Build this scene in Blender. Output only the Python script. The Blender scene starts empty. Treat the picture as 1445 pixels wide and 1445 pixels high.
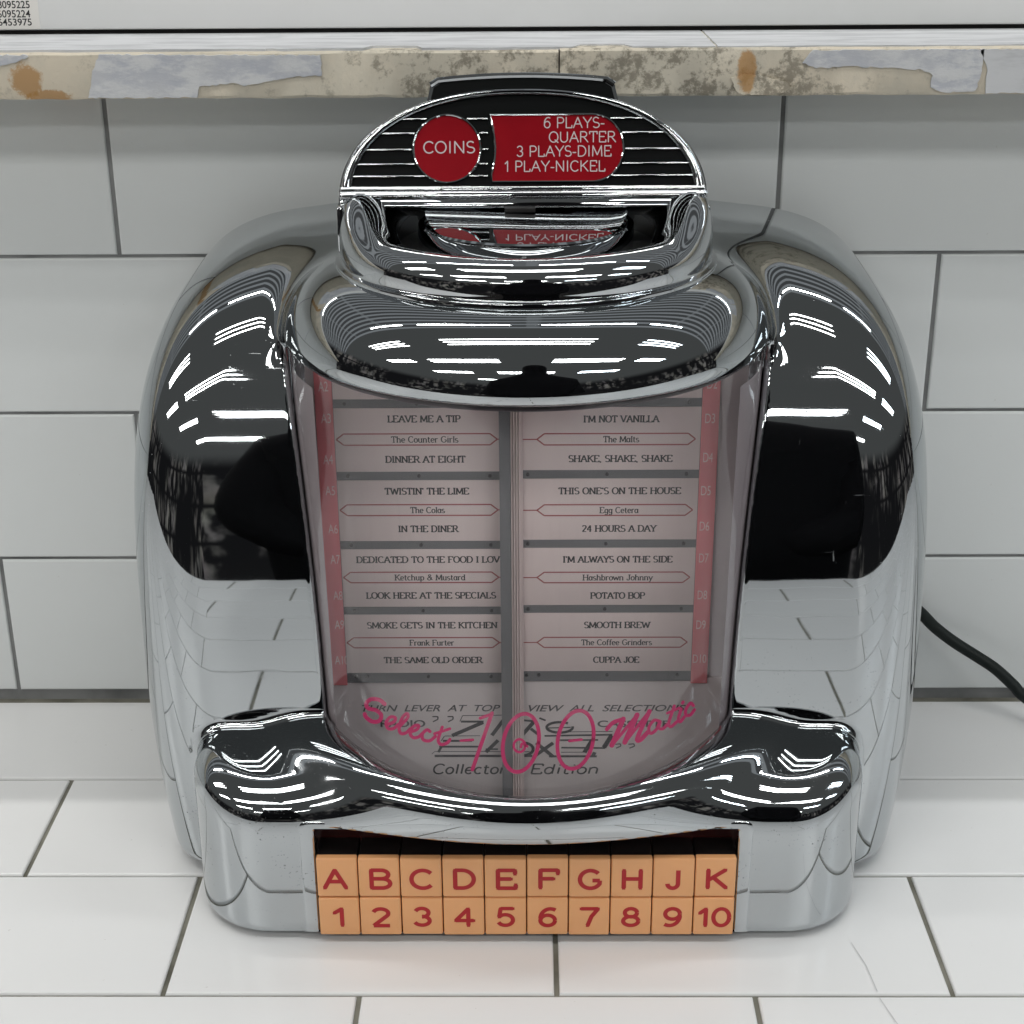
import bpy, bmesh, math, random
import numpy as np
from mathutils import Matrix, Vector

# ------------------------------------------------------------------ scene, camera
S = 0.01                      # everything below is in centimetres, scaled to metres
scene = bpy.context.scene
col = scene.collection
random.seed(7)
rng = np.random.default_rng(7)

CAM = np.array([0.102, -72.849, 40.908])
PIT, YAW, ROL = math.radians(22.6054), math.radians(-0.6815), math.radians(-0.4143)
_d = np.array([math.sin(YAW)*math.cos(PIT), math.cos(YAW)*math.cos(PIT), -math.sin(PIT)])
_r = np.cross(_d, [0, 0, 1]); _r /= np.linalg.norm(_r)
_u = np.cross(_r, _d)
_R = math.cos(ROL)*_r + math.sin(ROL)*_u
_U = -math.sin(ROL)*_r + math.cos(ROL)*_u
FPX = 2222.57
cam_data = bpy.data.cameras.new('camera')
cam_data.sensor_width = 36.0
cam_data.lens = FPX/1445*36
cam_data.clip_start = 0.05
cam_data.clip_end = 60
cam = bpy.data.objects.new('camera', cam_data)
mat4 = Matrix.Identity(4)
for i in range(3):
    mat4[i][0] = _R[i]; mat4[i][1] = _U[i]; mat4[i][2] = -_d[i]; mat4[i][3] = CAM[i]*S
cam.matrix_world = mat4
col.objects.link(cam)
scene.camera = cam

def ray(px, py):
    return _d + (px-722.5)/FPX*_R - (py-722.5)/FPX*_U
def on_plane(px, py, O, n):
    v = ray(px, py); O = np.asarray(O, float); n = np.asarray(n, float)
    return CAM + v*(((O-CAM) @ n)/(v @ n))
def on_y(px, py, y):
    return on_plane(px, py, (0, y, 0), (0, 1, 0))
def on_cyl(px, py, cy, Rc):
    v = ray(px, py); ox, oy = CAM[0], CAM[1]-cy
    a = v[0]**2+v[1]**2; b = ox*v[0]+oy*v[1]; c = ox*ox+oy*oy-Rc*Rc
    t = (-b-math.sqrt(max(b*b-a*c, 0)))/a
    return CAM + v*t

# ------------------------------------------------------------------ render look
scene.view_settings.view_transform = 'Standard'
scene.view_settings.look = 'None'
scene.view_settings.gamma = 1
scene.view_settings.use_curve_mapping = False
scene.view_settings.exposure = 0.0
scene.render.engine = 'CYCLES'
scene.cycles.max_bounces = 10
scene.cycles.transparent_max_bounces = 12
scene.cycles.sample_clamp_indirect = 4
scene.cycles.blur_glossy = 1.0

# ------------------------------------------------------------------ node helpers
class NT:
    def __init__(self, tree):
        self.t = tree; self.n = tree.nodes; self.l = tree.links
    def new(self, typ, **kw):
        nd = self.n.new(typ)
        for k, v in kw.items(): setattr(nd, k, v)
        return nd
    def set(self, sock, v):
        if isinstance(v, bpy.types.NodeSocket): self.l.new(v, sock)
        elif v is not None: sock.default_value = v
    def math(self, op, a, b=None, c=None, clamp=False):
        nd = self.new('ShaderNodeMath', operation=op, use_clamp=clamp)
        self.set(nd.inputs[0], a)
        if b is not None: self.set(nd.inputs[1], b)
        if c is not None: self.set(nd.inputs[2], c)
        return nd.outputs[0]
    def sstep(self, x, a, b):
        nd = self.new('ShaderNodeMapRange', interpolation_type='SMOOTHSTEP')
        self.set(nd.inputs[0], x); nd.inputs[1].default_value = a; nd.inputs[2].default_value = b
        return nd.outputs[0]
    def mix(self, f, a, b):
        nd = self.new('ShaderNodeMix', data_type='RGBA')
        self.set(nd.inputs[0], f)
        for s, v in ((nd.inputs[6], a), (nd.inputs[7], b)):
            if isinstance(v, (tuple, list)) and len(v) == 3: v = (*v, 1)
            self.set(s, v)
        return nd.outputs[2]
    def noise(self, vec, scale, detail=4, rough=.55, dist=0.0):
        nd = self.new('ShaderNodeTexNoise')
        if vec is not None: self.l.new(vec, nd.inputs['Vector'])
        nd.inputs['Scale'].default_value = scale; nd.inputs['Detail'].default_value = detail
        nd.inputs['Roughness'].default_value = rough; nd.inputs['Distortion'].default_value = dist
        return nd.outputs['Fac']
    def vmap(self, vec, scale=(1, 1, 1), loc=(0, 0, 0), rot=(0, 0, 0)):
        nd = self.new('ShaderNodeMapping')
        self.l.new(vec, nd.inputs['Vector'])
        nd.inputs['Scale'].default_value = scale; nd.inputs['Location'].default_value = loc
        nd.inputs['Rotation'].default_value = rot
        return nd.outputs[0]

# ------------------------------------------------------------------ world: the dim shop round the counter
world = bpy.data.worlds.new('World'); scene.world = world; world.use_nodes = True
w = NT(world.node_tree); w.n.clear()
tc = w.new('ShaderNodeTexCoord').outputs['Generated']
sp = w.new('ShaderNodeSeparateXYZ'); w.l.new(tc, sp.inputs[0])
dx, dy, dz = sp.outputs
zc = w.math('MAXIMUM', dz, 0.03)
cxp = w.math('DIVIDE', dx, zc); cyp = w.math('DIVIDE', dy, zc)
# plain dark ceiling ahead and overhead; pale slatted ceiling bays beyond the wall
fr = w.math('FRACT', w.math('MULTIPLY', cyp, 9.0))
beam = w.math('MULTIPLY', w.sstep(fr, .0, .10), w.sstep(fr, .52, .42))
fr2 = w.math('FRACT', w.math('MULTIPLY', cxp, 1.1))
beam = w.math('MAXIMUM', beam, w.math('MULTIPLY', w.sstep(fr2, .07, .04), .5))
far = w.sstep(cyp, .10, .13)
ceil_near = (.095, .098, .096)
slat = w.mix(beam, (.08, .083, .085), (.31, .325, .335))
ceil_c = w.mix(far, ceil_near, slat)
# shelves of goods round the shop
az = w.math('ARCTAN2', dx, dy)
pol = w.new('ShaderNodeCombineXYZ'); w.l.new(az, pol.inputs[0]); w.l.new(dz, pol.inputs[1])
def field(sx_, sy_, off_):
    nd = w.new('ShaderNodeTexNoise'); w.l.new(w.vmap(pol.outputs[0], (sx_, sy_, 1), (off_, off_*.7, 0)), nd.inputs['Vector'])
    nd.inputs['Scale'].default_value = 1.0; nd.inputs['Detail'].default_value = 3; nd.inputs['Roughness'].default_value = .5
    return nd.outputs['Fac'], nd.outputs['Color']
goods, gcol = field(22, 9, 3.1)              # upright packs and boxes
bays, _ = field(3.2, 2.4, 8.3)               # lit and unlit bays
fine, _ = field(70, 16, 1.7)
el = w.math('FRACT', w.math('MULTIPLY', dz, 8.0))
shelf = w.math('MULTIPLY', w.sstep(el, .02, .14), w.sstep(el, 1.0, .9))
val = w.math('MULTIPLY', w.sstep(goods, .46, .64), w.math('MULTIPLY', w.sstep(bays, .40, .62), .36))
val = w.math('MULTIPLY', val, w.math('MULTIPLY_ADD', fine, .9, .45))
tint = w.mix(.8, gcol, (.72, .68, .62))
hs = w.new('ShaderNodeVectorMath', operation='SCALE'); w.l.new(tint, hs.inputs[0]); w.l.new(w.math('MULTIPLY', val, shelf), hs.inputs['Scale'])
ad = w.new('ShaderNodeVectorMath', operation='ADD'); w.l.new(hs.outputs[0], ad.inputs[0]); ad.inputs[1].default_value = (.012, .012, .013)
shop = ad.outputs[0]
shop = w.mix(w.sstep(dz, -.12, -.4), shop, (.02, .019, .018))
sky = w.mix(w.sstep(dz, .14, .22), shop, ceil_c)
bg = w.new('ShaderNodeBackground'); w.l.new(sky, bg.inputs[0]); bg.inputs[1].default_value = 1.0
wo = w.new('ShaderNodeOutputWorld'); w.l.new(bg.outputs[0], wo.inputs[0])
world.cycles.sampling_method = 'MANUAL'; world.cycles.sample_map_resolution = 1024

# ------------------------------------------------------------------ lamps: rows of three-tube ceiling fixtures
TUBE_W = 9.6
def fixture(x, y, z=2.6, power=TUBE_W, tint=(1, .985, .96), n=3, length=2.4):
    for k in range(n):
        ld = bpy.data.lights.new('ceiling_tube', 'AREA')
        ld.shape = 'RECTANGLE'; ld.size = length; ld.size_y = 0.045
        ld.energy = power; ld.color = tint
        lo = bpy.data.objects.new('ceiling_tube', ld)
        lo.location = (x, y+(k-(n-1)/2)*.20, z)
        col.objects.link(lo)
WARM, COOL = (1, .985, .955), (.88, .95, 1)
for (fx, fy, tint) in [(-.15, -1.0, WARM), (-3.7, -1.0, WARM), (3.5, -1.0, COOL), (-1.9, -3.0, WARM), (1.9, -3.0, WARM), (5.2, -3.0, COOL), (-5.3, -3.0, WARM),
                       (0, -5.4, WARM), (-3.6, -5.4, WARM), (3.6, -5.4, COOL), (-1.9, -8.2, WARM), (1.9, -8.2, WARM),
                       (0, 3.4, WARM), (-3.6, 3.4, WARM), (3.6, 3.4, COOL), (-1.8, 6, WARM), (1.8, 6, WARM)]:
    fixture(fx, fy, tint=tint, power=TUBE_W*(1.55 if fy < -5 else (1.15 if fy < -2 else .8)))
for bx_ in (-2.1, -.7, .7, 2.1):              # thin tubes added behind the wall line to shadow the base front
    fixture(bx_, .34, power=9.5, n=1, length=1.1, tint=COOL if bx_ > 1 else WARM)

# ------------------------------------------------------------------ materials
def material(name, color=(.5, .5, .5), rough=.5, metal=0.0, spec=.5, coat=0.0):
    m = bpy.data.materials.new(name); m.use_nodes = True
    b = m.node_tree.nodes['Principled BSDF']
    b.inputs['Base Color'].default_value = (*color, 1); b.inputs['Roughness'].default_value = rough
    b.inputs['Metallic'].default_value = metal; b.inputs['Specular IOR Level'].default_value = spec
    b.inputs['Coat Weight'].default_value = coat
    return m
def nt_of(m):
    t = NT(m.node_tree); return t, m.node_tree.nodes['Principled BSDF']
def objco(t):
    return t.new('ShaderNodeTexCoord').outputs['Object']

def chrome_mat(name, color=(.48, .505, .52), r0=.025, r1=.13, dust=.35):
    m = material(name, color, r0, 1.0)
    t, b = nt_of(m); c = objco(t)
    n1 = t.noise(c, 45, 6, .65)           # cloudy film
    n2 = t.noise(c, 900, 2, .6)           # pitting
    pz = t.new('ShaderNodeSeparateXYZ'); t.l.new(c, pz.inputs[0])
    low = t.sstep(pz.outputs[2], .14, .05)
    film = t.math('MULTIPLY', t.sstep(n1, .5, .75), t.math('MULTIPLY_ADD', low, .6, .12))
    pit = t.math('MULTIPLY', t.sstep(n2, .65, .71), t.math('MULTIPLY', low, t.sstep(t.noise(c, 48, 4), .48, .62)))
    # hairline scratches: two thin stretched fields, patchy
    sc1 = t.sstep(t.noise(t.vmap(c, (30, 700, 700), (0, 0, 0), (.3, .5, .9)), 1.0, 2, .5), .73, .76)
    sc2 = t.sstep(t.noise(t.vmap(c, (700, 700, 24), (3, 1, 2), (.2, .35, .1)), 1.0, 2, .5), .735, .765)
    scr_ = t.math('MULTIPLY', t.math('MAXIMUM', sc1, sc2), t.sstep(t.noise(c, 17, 3), .5, .6))
    rr = t.math('ADD', t.math('MULTIPLY_ADD', film, r1, r0), t.math('MULTIPLY', scr_, .28))
    t.set(b.inputs['Roughness'], t.math('MULTIPLY_ADD', pit, .3, rr))
    cc = t.mix(t.math('MULTIPLY', film, dust), color, (.43, .44, .45))
    t.set(b.inputs['Base Color'], t.mix(t.math('MULTIPLY', pit, .75), cc, (.13, .13, .13)))
    bp = t.new('ShaderNodeBump'); bp.inputs['Strength'].default_value = .12; bp.inputs['Distance'].default_value = .0008
    t.l.new(t.noise(c, 26, 2, .4), bp.inputs['Height']); t.l.new(bp.outputs[0], b.inputs['Normal'])
    return m
CHROME = chrome_mat('chrome_plate')
RECESS_MIRROR = material('recess_mirrored_red', (.07, .014, .013), .25)  # dark red stands in for the buttons mirrored in the back wall
CHROME_CLEAN = material('chrome_bright', (.54, .56, .575), .03, 1.0)
BLACK_GLOSS = material('black_satin', (.006, .007, .007), .25, 0, .06)  # even near-black with low specular, for the hood face and cap inset
BLACK = material('black_plastic', (.008, .007, .007), .35)
DARKVOID = material('black_well', (.004, .004, .004), .5)
RED = material('red_backed_plastic', (.30, .006, .012), .2, 0, .1)
t, b = nt_of(RED); c = objco(t)
t.set(b.inputs['Base Color'], t.mix(t.noise(c, 60, 3), (.20, .003, .008), (.28, .005, .011)))
LETTER_WHITE = material('pale_print', (.56, .48, .49), .4)
TAN = material('tan_button_plastic', (.60, .25, .105), .26)
t, b = nt_of(TAN); c = objco(t)
t.set(b.inputs['Base Color'], t.mix(t.noise(c, 120, 4), (.79, .392, .172), (.84, .425, .19)))
b.inputs['Subsurface Weight'].default_value = .08; b.inputs['Subsurface Radius'].default_value = (.004, .002, .001)
LETTER_RED = material('red_paint', (.43, .006, .012), .4)
PAPER = material('title_paper', (.56, .50, .47), .7)
t, b = nt_of(PAPER); c = objco(t)
pn = t.noise(t.vmap(c, (30, 1, 8)), 3, 5, .6)
t.set(b.inputs['Base Color'], t.mix(t.sstep(pn, .3, .7), (.90, .80, .765), (.86, .76, .73)))
PAPER_EDGE = material('page_edge_paper', (.88, .77, .74), .7)
SHEET = material('name_sheet', (.74, .70, .685), .6)
INK = material('black_ink', (.02, .02, .022), .6)
INK_PALE = material('faded_grey_ink', (.085, .085, .09), .6)
INK_BADGE = material('dark_badge_ink', (.045, .045, .05), .6)
INK_RED = material('red_rule_ink', (.40, .085, .085), .6)
RAIL = material('grey_rail', (.19, .198, .205), .75, 0, .2)
PIN = material('pin_head', (.03, .03, .033), .4)
STRIP_RED = material('rose_index_strip', (.86, .25, .27), .6)
STRIP_TXT = material('pale_rose_print', (.95, .70, .70), .6)
LINER = material('grey_lining', (.62, .575, .575), .5)
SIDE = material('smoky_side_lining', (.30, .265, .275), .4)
PINK = material('magenta_script_print', (.46, .012, .11), .35)
CORD = material('cord_rubber', (.006, .010, .009), .5, 0, .25)
WALL_PAINT = material('white_panel_paint', (.74, .75, .745), .5)
t, b = nt_of(WALL_PAINT); c = objco(t)
t.set(b.inputs['Base Color'], t.mix(t.sstep(t.noise(c, 8, 5), .35, .7), (.76, .765, .76), (.70, .71, .70)))
spn = t.sstep(t.noise(c, 160, 2), .77, .80)
STICKER = material('sticker_paper', (.78, .76, .72), .55)
GROUT_W = material('wall_grout', (.20, .205, .205), .85)
GROUT_C = material('counter_grout', (.16, .155, .12), .85)
t, b = nt_of(GROUT_C); c = objco(t)
t.set(b.inputs['Base Color'], t.mix(t.sstep(t.noise(c, 30, 5), .35, .7), (.21, .205, .17), (.08, .078, .058)))
t, b = nt_of(GROUT_W); c = objco(t)
t.set(b.inputs['Base Color'], t.mix(t.sstep(t.noise(c, 22, 5), .35, .7), (.25, .255, .255), (.13, .135, .135)))
def tile_mat(name, ca, cb, rough):
    m = material(name, ca, rough, 0, .45)
    t, b = nt_of(m); c = objco(t)
    n1 = t.noise(c, 7, 5, .55); n2 = t.noise(c, 90, 5, .6)
    cc = t.mix(t.sstep(n1, .3, .72), ca, cb)
    speck = t.sstep(t.noise(c, 320, 2, .5), .74, .79)
    t.set(b.inputs['Base Color'], t.mix(t.math('MULTIPLY', speck, .35), cc, (.42, .40, .36)))
    t.set(b.inputs['Roughness'], t.math('MULTIPLY_ADD', n2, .12, rough-.06))
    bp = t.new('ShaderNodeBump'); bp.inputs['Strength'].default_value = .06; bp.inputs['Distance'].default_value = .004
    t.l.new(t.noise(c, 30, 4), bp.inputs['Height']); t.l.new(bp.outputs[0], b.inputs['Normal'])
    return m
TILE_W = tile_mat('wall_tile_glaze', (.68, .705, .705), (.67, .695, .695), .24)
TILE_C = tile_mat('counter_tile_glaze', (.752, .757, .757), (.742, .747, .75), .22)

# clear window plastic: thin sheet, fresnel mirror over slightly smoky transparency
COVER = bpy.data.materials.new('clear_window_plastic'); COVER.use_nodes = True
t = NT(COVER.node_tree); t.n.clear()
tr = t.new('ShaderNodeBsdfTransparent'); tr.inputs[0].default_value = (.985, .972, .978, 1)
gl = t.new('ShaderNodeBsdfGlossy'); gl.inputs['Roughness'].default_value = .04; gl.inputs[0].default_value = (1, 1, 1, 1)
fz = t.new('ShaderNodeFresnel'); fz.inputs[0].default_value = 1.5
geo = t.new('ShaderNodeNewGeometry')
c = objco(t)
scr = t.sstep(t.noise(t.vmap(c, (260, 260, 9)), 1.0, 4, .6), .60, .74)
mx = t.new('ShaderNodeMixShader')
t.l.new(t.math('MULTIPLY', fz.outputs[0], t.math('SUBTRACT', 1.0, geo.outputs['Backfacing'])), mx.inputs[0])
t.l.new(tr.outputs[0], mx.inputs[1]); t.l.new(gl.outputs[0], mx.inputs[2])
df = t.new('ShaderNodeBsdfDiffuse'); df.inputs[0].default_value = (.55, .5, .52, 1)
mx2 = t.new('ShaderNodeMixShader'); t.l.new(t.math('MULTIPLY_ADD', scr, .022, .008), mx2.inputs[0])
t.l.new(mx.outputs[0], mx2.inputs[1]); t.l.new(df.outputs[0], mx2.inputs[2])
om = t.new('ShaderNodeOutputMaterial'); t.l.new(mx2.outputs[0], om.inputs[0])

# ------------------------------------------------------------------ mesh builder
class MB:
    def __init__(self): self.v = []; self.f = []; self.m = []; self.s = []; self.mats = []
    def mi(self, mat):
        if mat not in self.mats: self.mats.append(mat)
        return self.mats.index(mat)
    def add(self, verts, faces, mat, smooth=False):
        o = len(self.v); k = self.mi(mat)
        self.v += [tuple(map(float, p)) for p in verts]
        for f in faces:
            self.f.append(tuple(i+o for i in f)); self.m.append(k); self.s.append(smooth)
    def box(self, lo, hi, mat, bevel=0.0, seg=2, smooth=None):
        bm = bmesh.new()
        bmesh.ops.create_cube(bm, size=1)
        for v in bm.verts:
            v.co = Vector([(lo[i]+hi[i])/2 + v.co[i]*(hi[i]-lo[i]) for i in range(3)])
        if bevel > 0:
            bmesh.ops.bevel(bm, geom=list(bm.edges), offset=bevel, segments=seg, profile=.5, affect='EDGES')
        bm.verts.index_update()
        self.add([v.co[:] for v in bm.verts], [[v.index for v in f.verts] for f in bm.faces], mat, bevel > 0 if smooth is None else smooth)
        bm.free()
    def prism(self, pts, fn0, fn1, mat, smooth=False, cap=True):
        """closed 2D outline pts; fn0/fn1 map (x,y)->3D for the two caps"""
        n = len(pts)
        a = [fn0(*p) for p in pts]; bb = [fn1(*p) for p in pts]
        self.add(a+bb, [(i, (i+1) % n, n+(i+1) % n, n+i) for i in range(n)], mat, smooth)
        if cap:
            self.add(a, [tuple(range(n))[::-1]], mat); self.add(bb, [tuple(range(n))], mat)
    def lathe(self, prof, cy, mat, n=128, a0=0.0, a1=360.0, closed=False, taper=None, cx=0.0):
        """prof: list of (r,z); angle 0 faces the camera (-y)"""
        full = abs(a1-a0-360) < 1e-6
        cols = n if full else n+1
        V = []
        for i in range(cols):
            a = math.radians(a0+(a1-a0)*i/n)
            for (r, z) in prof: V.append((cx+r*math.sin(a), cy-r*math.cos(a), z))
        k = len(prof); F = []
        for i in range(n):
            i2 = (i+1) % cols
            for j in range(k-1 if not closed else k):
                j2 = (j+1) % k
                F.append((i*k+j, i2*k+j, i2*k+j2, i*k+j2))
        self.add(V, F, mat, True)
    def ribbon(self, pts, width, fn, mat, h=0.0, round_caps=False):
        """flat stroke along 2D pts, width scalar or function of direction; fn maps (x,y,lift)->3D"""
        P = [np.array(p, float) for p in pts]
        n = len(P)
        if n < 2: return
        for i in range(1, n-1):                      # sharp corner: two strokes meeting there
            a, b_ = P[i]-P[i-1], P[i+1]-P[i]
            if a @ b_ < .62*np.linalg.norm(a)*np.linalg.norm(b_):
                self.ribbon(P[:i+1], width, fn, mat, h, round_caps)
                self.ribbon(P[i:], width, fn, mat, h+.0006, round_caps); return
        L = []; Rr = []
        for i in range(n):
            a = P[max(i-1, 0)]; b_ = P[min(i+1, n-1)]
            d = b_-a; l = np.linalg.norm(d) or 1; d = d/l
            nn = np.array([-d[1], d[0]]); wd = width(d) if callable(width) else width
            ext = np.zeros(2)
            L.append(P[i]+nn*wd/2); Rr.append(P[i]-nn*wd/2)
        V = [fn(p[0], p[1], h) for p in L]+[fn(p[0], p[1], h) for p in Rr]
        self.add(V, [(i, n+i, n+i+1, i+1) for i in range(n-1)], mat)
        if round_caps:
            for q, sgn in ((0, -1), (n-1, 1)):
                wd = width if not callable(width) else width(np.array([1, 0]))
                cpts = [fn(P[q][0]+wd/2*math.cos(a), P[q][1]+wd/2*math.sin(a), h+.002) for a in np.linspace(0, 2*math.pi, 10, endpoint=False)]
                self.add(cpts, [tuple(range(10))], mat)
    def build(self, name, parent=None, auto=None):
        me = bpy.data.meshes.new(name)
        me.from_pydata([tuple(c_*S for c_ in p) for p in self.v], [], self.f)
        for m in self.mats: me.materials.append(m)
        me.polygons.foreach_set('material_index', self.m)
        me.polygons.foreach_set('use_smooth', self.s)
        me.update()
        if auto is not None: me.set_sharp_from_angle(angle=math.radians(auto))
        return link(name, me, parent)
def link(name, me, parent=None):
    o = bpy.data.objects.new(name, me); col.objects.link(o)
    if parent is not None:
        o.parent = parent
        o.matrix_parent_inverse = parent.matrix_world.inverted() if parent.type != 'MESH' else Matrix.Identity(4)
    return o
def tag(o, label=None, cat=None, group=None, kind=None):
    for k, v in (('label', label), ('category', cat), ('group', group), ('kind', kind)):
        if v: o[k] = v
    return o

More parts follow.
